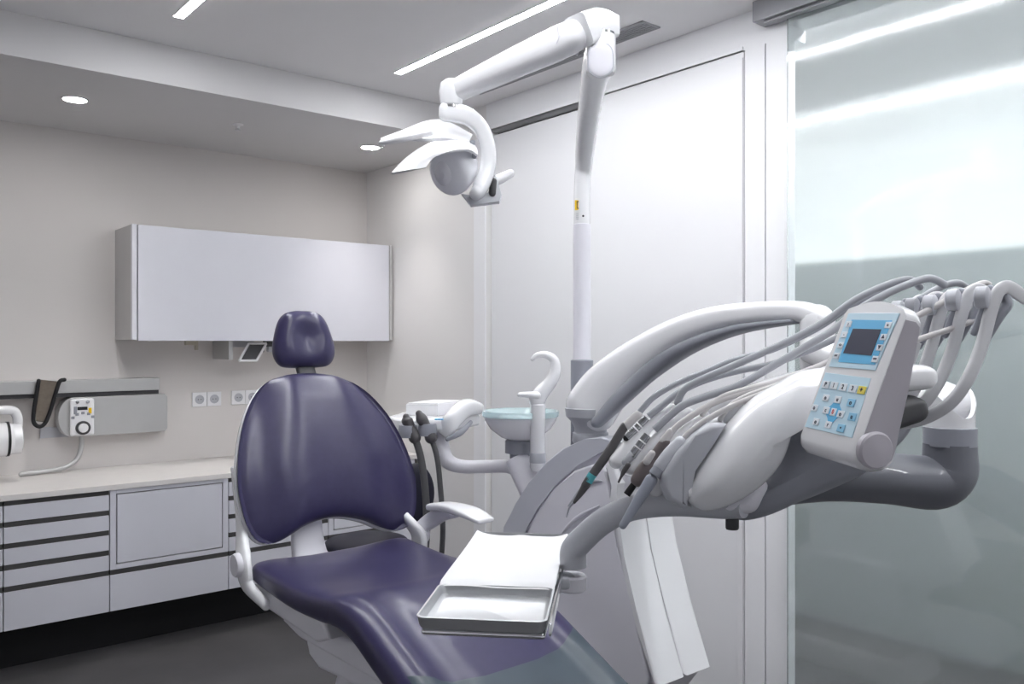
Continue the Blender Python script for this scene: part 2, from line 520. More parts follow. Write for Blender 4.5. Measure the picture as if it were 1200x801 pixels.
# x-ray head at the left frame edge
hd = MB().sweep([(0.515, 4.72, 1.165), (0.715, 4.72, 1.17), (0.757, 4.72, 1.145), (0.762, 4.72, 1.09)], (.022, .020), n=16, up=(0, 1, 0)).build('head_yoke', 'plastic_white', t)
MB().lathe([(.075, 0), (.082, .01), (.082, .16), (.072, .19), (.06, .2)], (0.555, 4.72, 1.03), (1, 0, 0), 36).build('tube_head', 'plastic_white', t)
MB().lathe([(.084, 0), (.084, .012), (.07, .012)], (0.711, 4.72, 1.03), (1, 0, 0), 36).build('black_ring', 'black', t)
MB().lathe([(.074, 0), (.074, .05), (.06, .056), (.001, .056)], (0.723, 4.72, 1.03), (1, 0, 0), 36).build('head_cap', 'plastic_white', t)
MB().lathe([(.028, 0), (.028, .02), (.018, .025), (.001, .025)], (0.645, 4.66, 1.165), (0, -.4, 1), 24).build('black_knob', 'black', t)

t = thing('hanging_strap', 'black edged tan strap looped over the metal rail at the left', 'strap', (.88, 4.82, 1.06))
cs = [(.918, 4.832, 1.300), (.908, 4.832, 1.24), (.893, 4.832, 1.16), (.880, 4.832, 1.10)]
MB().sweep(cs, [(.040, .004), (.038, .004), (.032, .004), (.020, .004)], n=12, up=(0, 1, 0), ex=4).build('band', 'strap_tan', t)
MB().sweep([(.872, 4.826, 1.305), (.862, 4.826, 1.24), (.850, 4.826, 1.15), (.850, 4.826, 1.095), (.876, 4.826, 1.072), (.903, 4.826, 1.092), (.928, 4.826, 1.16), (.952, 4.826, 1.25), (.968, 4.826, 1.298), (.99, 4.826, 1.306)], (.009, .010), n=10).build('edging', 'black', t)

# ------------------------------------------------------------------ base cabinets and worktop
YF = 4.323
single(MB().box(.088, 2.828, YF - .012, YB - .001, .795, .822, .003), 'countertop', 'counter',
       'long cream worktop along the back wall over the white drawers', 'worktop', base=(1, 4.6, .795))


def front(mb, x0, x1, z0, z1): return mb.box(x0 + .002, x1 - .002, YF, YF + .019, z0, z1, .0015)


def base_cab(x0, x1, style, label):
    t = thing('base_cabinet', label, 'base cabinet', ((x0 + x1) / 2, 4.6, .2175), 'white base cabinets under the worktop')
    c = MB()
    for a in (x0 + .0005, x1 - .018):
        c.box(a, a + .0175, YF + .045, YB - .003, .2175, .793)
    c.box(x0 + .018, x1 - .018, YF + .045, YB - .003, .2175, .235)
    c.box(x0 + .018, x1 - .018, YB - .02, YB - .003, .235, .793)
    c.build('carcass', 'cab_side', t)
    zs = [(.700, .772), (.605, .676), (.510, .581), (.414, .485), (.2175, .389)]
    if style == 'drawers':
        gs = [(.772, .794), (.676, .700), (.581, .605), (.485, .510), (.389, .414)]
    else:
        gs = [(.389, .414)]
        zs = [(.2175, .389)]
        f = MB()
        x0d, x1d = x0 + .002, x1 - .002
        f.box(x0d, x0d + .028, YF, YF + .019, .414, .794, .001)
        f.box(x1d - .028, x1d, YF, YF + .019, .414, .794, .001)
        f.box(x0d + .028, x1d - .028, YF, YF + .019, .414, .438, .001)
        f.box(x0d + .028, x1d - .028, YF, YF + .019, .775, .794, .001)
        f.build('door_frame', 'cab_white', t)
        MB().box(x0d + .032, x1d - .032, YF - .001, YF + .018, .443, .770, .0015).build('door_panel', 'cab_white', t)
        MB().box(x0d + .02, x1d - .02, YF + .0185, YF + .03, .42, .79).build('backing', 'gap_dark', t)
    gg = MB()
    for z0, z1 in gs: gg.box(x0 + .003, x1 - .003, YF + .004, YF + .04, z0 + .0005, z1 - .0005)
    gg.build('grip_channel', 'grip_grey', t)
    for z0, z1 in zs:
        front(MB(), x0, x1, z0, z1).build('drawer', 'cab_white', t)


base_cab(.09, .642, 'drawers', 'white base cabinet at the left frame edge with stacked drawers')
base_cab(.642, 1.08, 'drawers', 'white drawer stack left of the framed door cabinet')
base_cab(1.08, 1.655, 'door', 'white cabinet with a framed square door over one drawer')
base_cab(1.655, 2.225, 'drawers', 'white drawer stack just behind the chair, right of the framed door cabinet')
base_cab(2.225, 2.80, 'door', 'white framed door cabinet in the far corner behind the chair backrest')
struct(MB().box(.12, 2.83, YF + .167, YB - .002, 0.0005, .2165), 'baseboard_back', 'plinth_black')

# ------------------------------------------------------------------ dental chair
XC = 1.235
ch = thing('dental_chair', 'purple upholstered dental treatment chair with white frame, facing the camera', 'dental chair', (XC, 2.0, 0))

# seat: cross sections along a side profile
PATH = [(2.37, .872), (2.26, .866), (2.10, .862), (1.96, .872), (1.85, .884), (1.75, .868), (1.62, .812), (1.45, .736), (1.25, .648), (1.05, .558), (.88, .482)]
PV = [Vector((0, y, z)) for y, z in PATH]
PP = spline(PV, 8)
cum = [0]
for i in range(1, len(PP)): cum.append(cum[-1] + (PP[i] - PP[i - 1]).length)
LEN = cum[-1]


def path(s):
    if s <= 0:
        d = (PP[1] - PP[0]).normalized(); return PP[0] + d * s, d
    if s >= LEN:
        d = (PP[-1] - PP[-2]).normalized(); return PP[-1] + d * (s - LEN), d
    for i in range(1, len(PP)):
        if cum[i] >= s:
            d = (PP[i] - PP[i - 1]).normalized()
            d2 = (PP[min(i + 1, len(PP) - 1)] - PP[max(i - 2, 0)]).normalized()
            return PP[i - 1] + d * (s - cum[i - 1]), d2


def seat_ring(s, w, th, off=None, grow=0.0, n=48, e=4.5, shrink=1.0):
    """ring of a rounded slab; top face carries the side bolsters"""
    o = []
    for k in range(n):
        a = 2 * PI * (k + .5) / n
        x, y = math.cos(a), math.sin(a)
        x = math.copysign(abs(x) ** (2 / e), x); y = math.copysign(abs(y) ** (2 / e), y)
        ss = s + (off(x) if off else 0)
        p, d = path(ss)
        nrm = Vector((0, -d.z, d.y)); nrm = nrm if nrm.z > 0 else -nrm
        half = th / 2
        hh = -half + y * half * shrink + y * grow
        if y > .2:
            c = abs(x) * w
            kn = max(0, min(1, (s - .45) / .2))
            dip = .016 * (1 - min(1, (abs(x) / .95)) ** 2) * (1 - kn * .5)
            gro = kn * .011 * max(0, 1 - min(1, abs(c - .165) / .03)) ** 1.0
            bol = kn * .010 * max(0, min(1, (c - .165) / .05)) * (1 - max(0, abs(x) - .8) * 4 * .5)
            hh += (-dip - gro + bol) * (y - .2) / .8
        o.append(Vector((XC + x * (w * shrink + grow), p.y, p.z)) + nrm * hh)
    return o


rs = []
W0 = .268
rear = [(0.0, .84), (.003, .92), (.009, .97), (.02, .995), (.04, 1.0)]
for s, k in rear:
    rs.append(seat_ring(s, W0 * (.94 + .06 * k), .072, shrink=k))
for i in range(1, 60):
    s = .04 + (LEN - .04) * i / 59
    wd = W0 - .012 * max(0, min(1, (s - .7) / .8))
    rs.append(seat_ring(s, wd, .072 + .02 * min(1, s / .5)))
MB().rings(rs).build('seat', 'purple', ch, ang=60)
# clear-blue plastic cover drawn over the foot end
S0 = None
for i in range(len(PP)):
    if PP[i].y <= 1.505: S0 = cum[i]; break
rs = []
offf = lambda x: -.075 * abs(x) ** 3
for i in range(24):
    s = S0 + (LEN + .04 - S0) * i / 23
    rs.append(seat_ring(s, W0 - .012, .092, off=offf, grow=.004))
MB().rings(rs, True, False, True).build('foot_cover', 'foot_plastic', ch, 'blue-grey plastic cover over the foot end')

# white seat frame shell and lift housing
def slab(x0, x1, poly, bev): return MB().prism([Vector((x0, y, z)) for y, z in poly], Vector((x1 - x0, 0, 0)), bev, 3)


slab(XC - .258, XC + .258, [(2.36, .802), (2.36, .775), (2.29, .750), (1.97, .738), (1.90, .765), (1.93, .802)], .012).build('seat_frame', 'plastic_lavender', ch)
slab(XC - .205, XC + .205, [(2.30, .745), (2.28, .70), (2.18, .682), (1.72, .69), (1.66, .715), (1.85, .755)], .012).build('under_shell', 'plastic_lavender', ch)
slab(XC - .185, XC + .185, [(2.19, .695), (2.16, .635), (2.10, .615), (1.85, .640), (1.62, .662), (1.60, .695)], .014).build('motor_housing', 'plastic_lavender', ch)
slab(XC - .12, XC + .12, [(2.10, .64), (2.35, .10), (2.05, .10), (1.80, .65)], .02).build('lift_column', 'plastic_lavender', ch)
slab(XC - .27, XC + .27, [(2.75, .0005), (2.75, .06), (2.6, .11), (1.75, .11), (1.6, .06), (1.6, .0005)], .015).build('floor_base', 'plastic_lavender', ch)

# backrest
BA = math.radians(20)
BE = Vector((0, math.sin(BA), math.cos(BA)))
BN = Vector((0, -math.cos(BA), math.sin(BA)))
BO = Vector((1.255, 2.375, .90))
half = [(.055, .052), (.108, .036), (.158, .012), (.208, -.004), (.252, .004), (.281, .040), (.297, .10), (.302, .17), (.289, .262), (.258, .36), (.215, .438), (.165, .491), (.11, .518), (.05, .529)]
outl = [(0, .058)] + half + [(0, .532)] + [(-a, b) for a, b in reversed(half)]
outl = closed_spline(outl, 3)


def back_map(off, bol, sh=-.05, cup=.35):
    def f(a, b, h, s):
        z = h + off
        z += cup * a * a * .8          # gentle cup around the shoulders
        if h > 0:
            c = abs(a) - (.128 - .05 * max(0, (b - .25)) / .28)
            if c > 0: z -= min(c * .34, .034) * bol * min(1, h / .02)
        bb = b + sh * a
        z += -.06 * ((b - .27) / .27) ** 2 * .3
        return BO + Vector((1, 0, 0)) * a + BE * bb + BN * z
    return f


MB().pad(outl, (0, .25), back_map(.0, 1.0), .052, .012, p=3.2, K=10).build('backrest', 'purple', ch, ang=60)
outs = [(a * 1.002, .25 + (b - .25) * 1.0) for a, b in outl]
MB().pad(outs, (0, .25), back_map(-.02, 0), .012, .05, p=3.5, K=8).build('backrest_shell', 'plastic_white', ch, ang=60)
# support stem joining backrest and seat, seen in the arch under the backrest
MB().sweep([(1.19, 2.47, 1.06), (1.185, 2.455, .95), (1.18, 2.42, .85), (1.18, 2.36, .765)], [(.052, .02), (.05, .02), (.055, .02), (.07, .02)], n=20, up=(0, 1, 0), ex=4).build('back_stem', 'plastic_lavender', ch)
# side brackets and hinges
for sx, nm in ((-1, 'left'), (1, 'right')):
    x = XC + sx * .295
    b = MB().sweep([(x - sx * .055, 2.555, 1.11), (x - sx * .048, 2.505, 1.03), (x - sx * .034, 2.445, .96), (x - sx * .010, 2.375, .90), (x, 2.340, .862), (x - sx * .006, 2.325, .81), (x - sx * .03, 2.26, .768)],
                   [(.010, .008), (.012, .012), (.013, .016), (.014, .026), (.014, .038), (.014, .034), (.014, .02)], n=16, up=(0, 1, 0), ex=3)
    br = b.build('hinge_bracket', 'plastic_white', ch)
    MB().lathe([(.034, 0), (.034, .010), (.030, .016), (.001, .017)], (x + sx * .012, 2.345, .868), (sx, 0, 0), 32).build('hinge_cap', 'plastic_lavender', br)
# armrest on the right-hand side in the picture
x = 1.553
ar = MB().sweep([(x, 2.36, .885), (x + .004, 2.31, .915), (x + .006, 2.24, .945), (x + .006, 2.18, .955)], [(.018, .022), (.018, .026), (.022, .020), (.024, .012)], n=16, ex=3).build('armrest_post', 'plastic_lavender', ch)
MB().sweep([(x + .004, 2.30, .962), (x + .006, 2.22, .974), (x + .008, 2.11, .974), (x + .012, 2.03, .960)], [(.024, .012), (.034, .014), (.042, .013), (.034, .009)], n=20, ex=3.2).build('armrest_pad', 'plastic_white', ch)

# headrest
HA = math.radians(10)
HE = Vector((0, math.sin(HA), math.cos(HA))); HN = Vector((0, -math.cos(HA), math.sin(HA)))
HO = Vector((1.257, 2.625, 1.505))
hh = [(.045, -.092), (.083, -.086), (.104, -.060), (.108, -.025), (.098, .02), (.083, .062), (.062, .088), (.03, .098)]
ho = closed_spline([(0, -.093)] + hh + [(0, .099)] + [(-a, b) for a, b in reversed(hh)], 4)


def hmap(a, b, h, s):
    z = h
    if h > 0:
        z -= .024 * math.exp(-(a / .042) ** 2 - ((b - .008) / .05) ** 2) * min(1, h / .03)
    return HO + Vector((1, 0, 0)) * a + HE * b + HN * z


MB().pad(ho, (0, 0), hmap, .05, .035, p=2.6, K=10).build('headrest', 'purple', ch, ang=70)
MB().sweep([(1.255, 2.57, 1.36), (1.256, 2.61, 1.42), (1.256, 2.63, 1.47)], (.032, .012), n=16, up=(0, 1, 0), ex=4).build('headrest_bar', 'plastic_dark', ch)

# ------------------------------------------------------------------ stool behind the chair
SX, SY = 2.05, 3.59
st = thing('operator_stool', 'dark navy stool with round seat standing behind the chair backrest', 'stool', (SX, SY, 0))
o = closed_spline([(.2 * math.cos(2 * PI * k / 12), .2 * math.sin(2 * PI * k / 12)) for k in range(12)], 3)
MB().pad(o, (0, 0), lambda a, b, h, s: Vector((SX + a, SY + b, .53 + h)), .035, .03, p=3).build('seat', 'purple_dark', st)
MB().lathe([(.025, .10), (.025, .37), (.05, .38), (.12, .49), (.12, .502)], (SX, SY, 0), n=24).build('gas_column', 'chrome', st)
bx, by = 1.93, 3.30
o = closed_spline([(.15 * math.cos(2 * PI * k / 12), .15 * math.sin(2 * PI * k / 12)) for k in range(12)], 3)
ax = Vector((.55, .835, 0)).normalized(); sd = Vector((.835, -.55, 0)).normalized()
BK = at(486, 577, 4.25)
MB().pad(o, (0, 0), lambda a, b, h, s: BK + sd * a * .66 + UPV * b + ax * h, .03, .03, p=3).build('backrest', 'purple_dark', st)
MB().sweep([BK + Vector((0, 0, -.1)), BK + Vector((.0, .0, -.3)), (SX + .1, SY + .06, .496), (SX, SY, .496)], (.02, .008), n=10).build('back_bar', 'chrome', st)
for k in range(5):
    a = 2 * PI * k / 5
    lg = MB().sweep([(SX, SY, .11), (SX + .14 * math.cos(a), SY + .14 * math.sin(a), .095), (SX + .20 * math.cos(a), SY + .20 * math.sin(a), .07)], [.022, .018, .014], n=12).build('leg', 'chrome', st)
    MB().lathe([(.001, -.012), (.028, -.012), (.028, .012), (.001, .012)], (SX + .20 * math.cos(a), SY + .20 * math.sin(a), .0285), (-math.sin(a), math.cos(a), 0), 20).build('caster', 'black', lg)

# ------------------------------------------------------------------ cuspidor unit beside the chair
cu = thing('cuspidor_unit', 'white and lavender treatment unit body with spittoon bowl, right of the chair', 'dental unit', (1.87, 1.9, 0))
prof = [(2.20, .60), (2.19, .78), (2.165, .885), (2.10, .968), (2.035, 1.043), (1.955, 1.118), (1.88, 1.166), (1.80, 1.198), (1.73, 1.211), (1.67, 1.20), (1.64, 1.16), (1.645, 1.09),
        (1.688, 1.03), (1.65, .90), (1.60, .755), (1.527, .575), (1.535, .555), (1.60, .47), (2.05, .40), (2.17, .44)]
slab(1.768, 1.978, prof, .022).build('body', 'plastic_lavender', cu)
ip = [(2.15, .42), (2.12, .75), (2.052, .896), (1.999, .964), (1.919, 1.05), (1.836, 1.117), (1.736, 1.150), (1.70, 1.13), (1.696, 1.05), (1.66, .92), (1.60, .75), (1.545, .585), (1.60, .45)]
slab(1.75, 1.775, ip, .010).build('side_panel', 'plastic_lavender', cu)
# dark shell band around the back of the body
band_o = [(2.215, .56), (2.205, .78), (2.18, .89), (2.115, .975), (2.048, 1.052), (1.966, 1.128), (1.888, 1.178), (1.80, 1.212), (1.73, 1.226), (1.665, 1.214)]
band_i = [(1.672, 1.195), (1.73, 1.180), (1.83, 1.135), (1.93, 1.062), (2.01, .972), (2.07, .90), (2.13, .75), (2.16, .56)]
slab(1.757, 1.86, band_o + band_i, .006).build('rear_band', 'plastic_band', cu)
# two front covers
for a, b in ((1.752, 1.864), (1.868, 1.980)):
    slab(a, b, [(1.71, 1.14), (1.672, 1.09), (1.700, 1.03), (1.657, .90), (1.607, .755), (1.527, .568), (1.508, .572), (1.585, .755), (1.633, .90), (1.667, 1.03), (1.65, 1.10), (1.68, 1.165)], .008).build('front_cover', 'plastic_white', cu)
# recessed finger grip on the side panel
MB().sweep([at(666, 592, 2.544), at(680, 574, 2.505), at(694, 564, 2.466), at(705, 563, 2.437)], [(.002, .003), (.003, .006), (.003, .006), (.002, .002)], n=10).build('grip_recess', 'plastic_cool', cu)
MB().sweep([at(655, 628, 2.577), at(676, 606, 2.516), at(702, 592, 2.445)], [(.003, .003), (.006, .006), (.003, .003)], n=10).build('panel_rib', 'plastic_lavender', cu)
# link to the chair base
slab(1.50, 1.90, [(2.20, .56), (2.15, .30), (1.95, .30), (1.80, .56)], .02).build('chair_link', 'plastic_lavender', cu)
MB().box(1.74, 2.0, 1.75, 2.25, .12, .54, .03, 3).build('lower_box', 'plastic_lavender', cu)
MB().box(1.70, 2.02, 1.70, 2.28, .001, .13, .03, 3).build('foot', 'plastic_lavender', cu)

# spittoon: pedestal, neck, white bowl, glass rim, cup filler
bc = Vector((1.807, 2.150, 0))
ped = MB().sweep([at(648, 600, 2.74), at(630, 572, 2.76), at(611, 546, 2.79), at(606, 536, 2.80)], [.075, .062, .044, .040], n=24, cap='flat').build('bowl_pedestal', 'plastic_lavender', cu)
MB().lathe([(.036, 1.115), (.036, 1.13), (.052, 1.133), (.052, 1.172), (.04, 1.18)], bc, n=32).build('bowl_neck', 'plastic_grey', cu)
MB().lathe([(.03, 1.172), (.065, 1.185), (.10, 1.212), (.118, 1.240), (.124, 1.258), (.119, 1.258), (.112, 1.242), (.094, 1.215), (.06, 1.195), (.001, 1.19)], bc, n=48).build('bowl', 'bowl_white', cu)
MB().lathe([(.119, 1.252), (.127, 1.254), (.129, 1.268), (.127, 1.273), (.120, 1.272), (.112, 1.262), (.105, 1.250), (.107, 1.247)], bc, n=48, cap=False).build('bowl_rim', 'bowl_glass', cu)
fb = Vector((1.782, 2.035, 0))
MB().lathe([(.02, 1.09), (.0245, 1.10), (.0245, 1.30), (.02, 1.303)], fb, n=28).build('filler_column', 'plastic_white', cu)
MB().lathe([(.0252, 1.115), (.026, 1.117), (.026, 1.145), (.0252, 1.147)], fb, n=28).build('grey_ring', 'plastic_cool', cu)
D = 2.706
MB().sweep([at(629, 470, D), at(634, 460, D), at(645, 447, D), at(651, 434, D), at(649, 421, D), at(639, 415, D), at(629, 416, D), at(624, 420, D)],
           [(.026, .026), (.025, .025), (.021, .021), (.018, .018), (.015, .015), (.011, .011), (.009, .009), (.007, .007)], n=18).build('filler_spout', 'plastic_white', cu)
MB().sweep([at(630, 463, 2.69), at(619, 462, 2.69), at(609, 462, 2.69)], [(.014, .014), (.013, .010), (.011, .008)], n=16).build('cup_spout', 'plastic_white', cu)

# ------------------------------------------------------------------ operating lamp on its pole
lp = thing('operating_lamp', 'white operating lamp on a tall jointed pole arm above the chair', 'operating lamp', (1.93, 1.99, 1.2))
px = at(682, 440, 2.76); PX, PY = px.x, px.y
MB().lathe([(.034, 1.16), (.037, 1.165), (.037, 1.440), (.030, 1.444)], (PX, PY, 0), n=28).build('pole_sleeve', 'plastic_grey', lp)
MB().lathe([(.029, 1.38), (.029, 1.882), (.025, 1.885)], (PX, PY, 0), n=28).build('pole', 'pole_white', lp)
up_ = MB().sweep([(PX, PY, 1.884), (PX, PY, 1.97), at(683, 205, 2.76), at(684.5, 190, 2.74), at(686, 170, 2.68), at(692, 120, 2.48), at(699, 78, 2.29), at(703, 62, 2.23)],
                 [(.0265, .0265), (.0265, .0265), (.0265, .0265), (.028, .028), (.028, .032), (.034, .036), (.038, .04), (.038, .04)], n=22, sub=5, cap='flat').build('lower_arm', 'plastic_white', lp)
# joint head and its grey oval cover
jt = at(704, 62, 2.22)
MB().lathe([(.036, -.055), (.039, -.045), (.039, .040), (.036, .046)], jt, (0, 0, 1), 28).build('elbow_joint', 'plastic_white', lp)
fc = (CAM - jt); fc.z = 0; fc.normalize(); sv = UPV.cross(fc)
o = closed_spline([(.027, -.03), (.031, 0), (.025, .03), (0, .042), (-.025, .03), (-.031, 0), (-.027, -.03), (0, -.045)], 3)
MB().pad(o, (0, 0), lambda a, b, h, s: jt + sv * a + UPV * (b - .028) + fc * (.034 + h), .007, .004, p=4, K=5).build('elbow_cover', 'pole_white', lp)
MB().pad([(q[0] * 1.12, q[1] * 1.09) for q in o], (0, 0), lambda a, b, h, s: jt + sv * a + UPV * (b - .028) + fc * (.034 + h), .0035, .004, p=4, K=5).build('cover_rim', 'plastic_band', lp)
ring = MB().lathe([(.034, .043), (.037, .044), (.037, .05), (.034, .051)], jt, (0, 0, 1), 28).build('chrome_ring', 'chrome', lp)
# elbow cap block
e0, e1 = at(673, 40, 2.20), at(718, 33, 2.24)
MB().sweep([at(678, 37, 2.19), at(695, 31, 2.22), at(716, 34, 2.25)], [(.040, .043), (.044, .040), (.038, .030)], n=24, up=UPV, sub=5, ex=6, cap='flat').build('elbow_cap', 'plastic_white', lp)
# horizontal spring arm
MB().sweep([at(672, 42, 2.20), at(655, 50, 2.22), at(600, 75, 2.27), at(545, 101, 2.33), at(530, 110, 2.34)], [(.036, .040), (.037, .042), (.035, .038), (.031, .031), (.028, .028)], n=24, up=UPV, ex=2.8, cap='round').build('spring_arm', 'plastic_white', lp)
MB().sweep([at(664, 31, 2.205), at(668, 45, 2.203), at(664, 58, 2.207)], (.0425, .002), n=8, up=(0, 1, 0), cap='flat').build('joint_seam', 'plastic_lavender', lp)
kn = at(529, 112, 2.34)
MB().lathe([(.026, -.030), (.030, -.026), (.034, .01), (.030, .034), (.018, .044), (.001, .046)], kn, (0, 0, 1), 28).build('knuckle', 'plastic_white', lp)
MB().lathe([(.0265, -.036), (.0275, -.036), (.0275, -.030), (.0265, -.030)], kn, (0, 0, 1), 28).build('knuckle_ring', 'chrome', lp)
# curved yoke
MB().sweep([at(522, 131, 2.33), at(535, 132, 2.335), at(550, 137, 2.34), at(565, 152, 2.35), at(572, 175, 2.35), at(571, 198, 2.35), at(563, 219, 2.34), at(558, 226, 2.33)],
           [(.026, .018), (.026, .018), (.024, .016), (.022, .018), (.022, .020), (.022, .022), (.022, .026), (.018, .022)], n=20, up=FWD, ex=3.2).build('yoke', 'plastic_white', lp)
# reflector housing, clear front shade
hc = at(531, 197, 2.32)
la = (at(517, 215, 2.20) - at(552, 178, 2.38)).normalized()      # optical axis, down towards the chair
lu = RGT - la * RGT.dot(la); lu.normalize(); lv = la.cross(lu)
o = closed_spline([(.062 * math.cos(2 * PI * k / 10), .072 * math.sin(2 * PI * k / 10)) for k in range(10)], 3)
MB().pad(o, (0, 0), lambda a, b, h, s: hc + lu * a + lv * b + la * h, .045, .065, p=3.4, K=8).build('reflector', 'clear_lens', lp)
MB().pad([(q[0] * .5, q[1] * .62) for q in o], (0, 0), lambda a, b, h, s: hc + la * .024 + lu * (a - .012) + lv * b + la * h, .03, .01, p=2.2, K=6).build('lens', 'plastic_lavender', lp)
# bird-wing visor over the reflector
def shell(rows, th):
    """thin curved shell through rows of points, given thickness"""
    mb = MB(); nn = len(rows[0])
    rows = [spline([Vector(p) for p in r], 5) for r in rows]
    cols = len(rows[0])
    full = []
    for j in range(cols): full.append(spline([r[j] for r in rows], 5))
    g = [[full[j][i] for j in range(cols)] for i in range(len(full[0]))]
    R_, C_ = len(g), len(g[0])
    nrm = [[None] * C_ for _ in range(R_)]
    for i in range(R_):
        for j in range(C_):
            du = g[min(i + 1, R_ - 1)][j] - g[max(i - 1, 0)][j]
            dv = g[i][min(j + 1, C_ - 1)] - g[i][max(j - 1, 0)]
            n_ = du.cross(dv)
            nrm[i][j] = n_.normalized() if n_.length > 1e-9 else Vector((0, 0, 1))
    b = mb.b
    T_ = [[b.verts.new(g[i][j] + nrm[i][j] * th / 2) for j in range(C_)] for i in range(R_)]
    B_ = [[b.verts.new(g[i][j] - nrm[i][j] * th / 2) for j in range(C_)] for i in range(R_)]
    for i in range(R_ - 1):
        for j in range(C_ - 1):
            b.faces.new((T_[i][j], T_[i][j + 1], T_[i + 1][j + 1], T_[i + 1][j]))
            b.faces.new((B_[i][j], B_[i + 1][j], B_[i + 1][j + 1], B_[i][j + 1]))
    for i in range(R_ - 1):
        b.faces.new((T_[i][0], T_[i + 1][0], B_[i + 1][0], B_[i][0]))
        b.faces.new((T_[i][-1], B_[i][-1], B_[i + 1][-1], T_[i + 1][-1]))
    for j in range(C_ - 1):
        b.faces.new((T_[0][j], B_[0][j], B_[0][j + 1], T_[0][j + 1]))
        b.faces.new((T_[-1][j], T_[-1][j + 1], B_[-1][j + 1], B_[-1][j]))
    return mb


shell([[at(459, 203, 2.19), at(478, 200, 2.16), at(499, 196, 2.17)],
       [at(478, 184, 2.25), at(496, 184, 2.18), at(509, 184, 2.18)],
       [at(502, 169, 2.32), at(520, 172, 2.21), at(530, 177, 2.19)],
       [at(530, 164, 2.36), at(545, 168, 2.27), at(549, 176, 2.22)],
       [at(548, 166, 2.37), at(557, 172, 2.31), at(559, 182, 2.27)]], .006).build('visor', 'plastic_white', lp)
shell([[at(447, 163, 2.40), at(447, 168, 2.36)],
       [at(474, 153, 2.40), at(472, 163, 2.34)],
       [at(500, 143, 2.40), at(500, 164, 2.32)],
       [at(522, 143, 2.41), at(522, 163, 2.32)],
       [at(553, 159, 2.40), at(549, 168, 2.33)]], .010).build('upper_shell', 'plastic_white', lp)
MB().sweep([at(447, 167, 2.31), at(475, 162, 2.29), at(505, 155, 2.29)], [(.008, .007), (.011, .009), (.010, .008)], n=16).build('handle', 'plastic_white', lp)
MB().sweep([at(565, 216, 2.42), at(582, 211, 2.44), at(598, 203, 2.46)], [(.010, .010), (.015, .015), (.012, .012)], n=16).build('handle', 'plastic_white', lp)
# grey triangular pivot plate with dark inside
q = [at(540, 226, 2.34), at(551, 240, 2.34), at(585, 236, 2.36), at(588, 228, 2.37), at(580, 202, 2.38), at(573, 226, 2.36), at(566, 229, 2.35), at(556, 229, 2.34)]
MB().prism(q, FWD * .04, .003).build('pivot_plate', 'plastic_cool', lp)
MB().sweep([at(578, 212, 2.36), at(577, 226, 2.36)], .010, n=12, sub=1).build('pivot_gap', 'plastic_dark', lp)
for p in (at(554, 167, 2.31), at(556, 182, 2.29)):
    MB().lathe([(.007, -.006), (.007, .006), (.001, .007)], p, -FWD, 14).build('pivot_screw', 'plastic_grey', lp)
# yellow sticker on the pole
yv = (CAM - Vector((PX, PY, 1.93))); yv.z = 0; yv.normalize(); ys = UPV.cross(yv)
so = Vector((PX, PY, 1.943)) + yv * .0225 - ys * .0125
sk = MB().box(-.0105, .0105, -.016, .016, 0, .0012, mtx=frame_mtx(so, ys, UPV, (yv * .85 - ys * .5).normalized() if False else yv)).build('warning_sticker', 'sticker_yellow', lp, 'small yellow square sticker')
k = MB()
for a in ((-.0045, .0085, .0095, .012), (-.0045, .0085, -.012, -.0095), (-.0045, -.002, -.012, .012), (.006, .0085, -.012, .012)):
    k.box(*a, .0012, .0018, mtx=frame_mtx(so, ys, UPV, yv))
k.build('sticker_frame', 'ink', sk)
MB().lathe([(.0035, 0), (.0035, .001)], Vector((PX, PY, 1.907)) + yv * .0262 + ys * .004, yv, 12).build('set_screw', 'plastic_dark', lp)
kk = MB()
for z in (1.916, 1.910, 1.904, 1.898):
    kk.box(-.006, .006, -.0012, .0012, 0, .001, mtx=frame_mtx(Vector((PX, PY, z)) + yv * .0232 - ys * .0125, ys, UPV, yv))
kk.build('serial_label', 'plastic_cool', lp)

# ------------------------------------------------------------------ assistant tray behind the chair
DA = 3.06
as_ = thing('assistant_tray', 'white assistant tray table on a bent tube arm behind the chair', 'assistant tray', at(512, 510, DA))
# table plate
q = [at(452, 491, DA - .02), at(470, 474, DA + .16), at(545, 472, DA + .20), at(562, 482, DA + .10), at(530, 512, DA - .12), at(470, 506, DA - .10)]
zt = at(500, 487, DA).z
def flat(p, z): return Vector((p.x, p.y, z))
MB().prism([flat(p, zt - .045) for p in q], Vector((0, 0, .045)), .012, 3).build('table_top', 'plastic_white', as_)
q0 = at(528, 500, DA - .13)
MB().sweep([at(521, 505, DA - .10), at(530, 492, DA - .10), at(545, 478, DA - .02), at(560, 478, DA + .08)], [(.016, .026), (.024, .034), (.026, .034), (.022, .022)], n=20, up=UPV, ex=2.6).build('control_head', 'plastic_white', as_)
MB().sweep([at(524, 514, DA - .12), at(540, 506, DA - .10), at(552, 494, DA - .02)], [(.006, .008), (.008, .011), (.006, .008)], n=10).build('grey_lip', 'plastic_grey', as_)
kk = MB()
for a, b in ((512, 493), (515, 488), (518, 483), (511, 499)):
    p = at(a, b, DA - .15)
    kk.lathe([(.005, 0), (.005, .004), (.001, .005)], flat(p, zt + .0), (0, 0, 1), 12)
kk.build('buttons', 'label_blue', as_)
DB = 2.95
MB().sweep([at(516, 508, 3.02), at(517, 522, 3.0), at(524, 539, 2.97), at(541, 546, 2.94), at(570, 546, 2.9), at(594, 546, 2.86), at(606, 552, 2.82), at(611, 563, 2.78), at(616, 572, 2.76)],
           [.029, .029, .027, .0235, .022, .022, .022, .022, .022], n=20).build('arm_tube', 'plastic_lavender', as_)
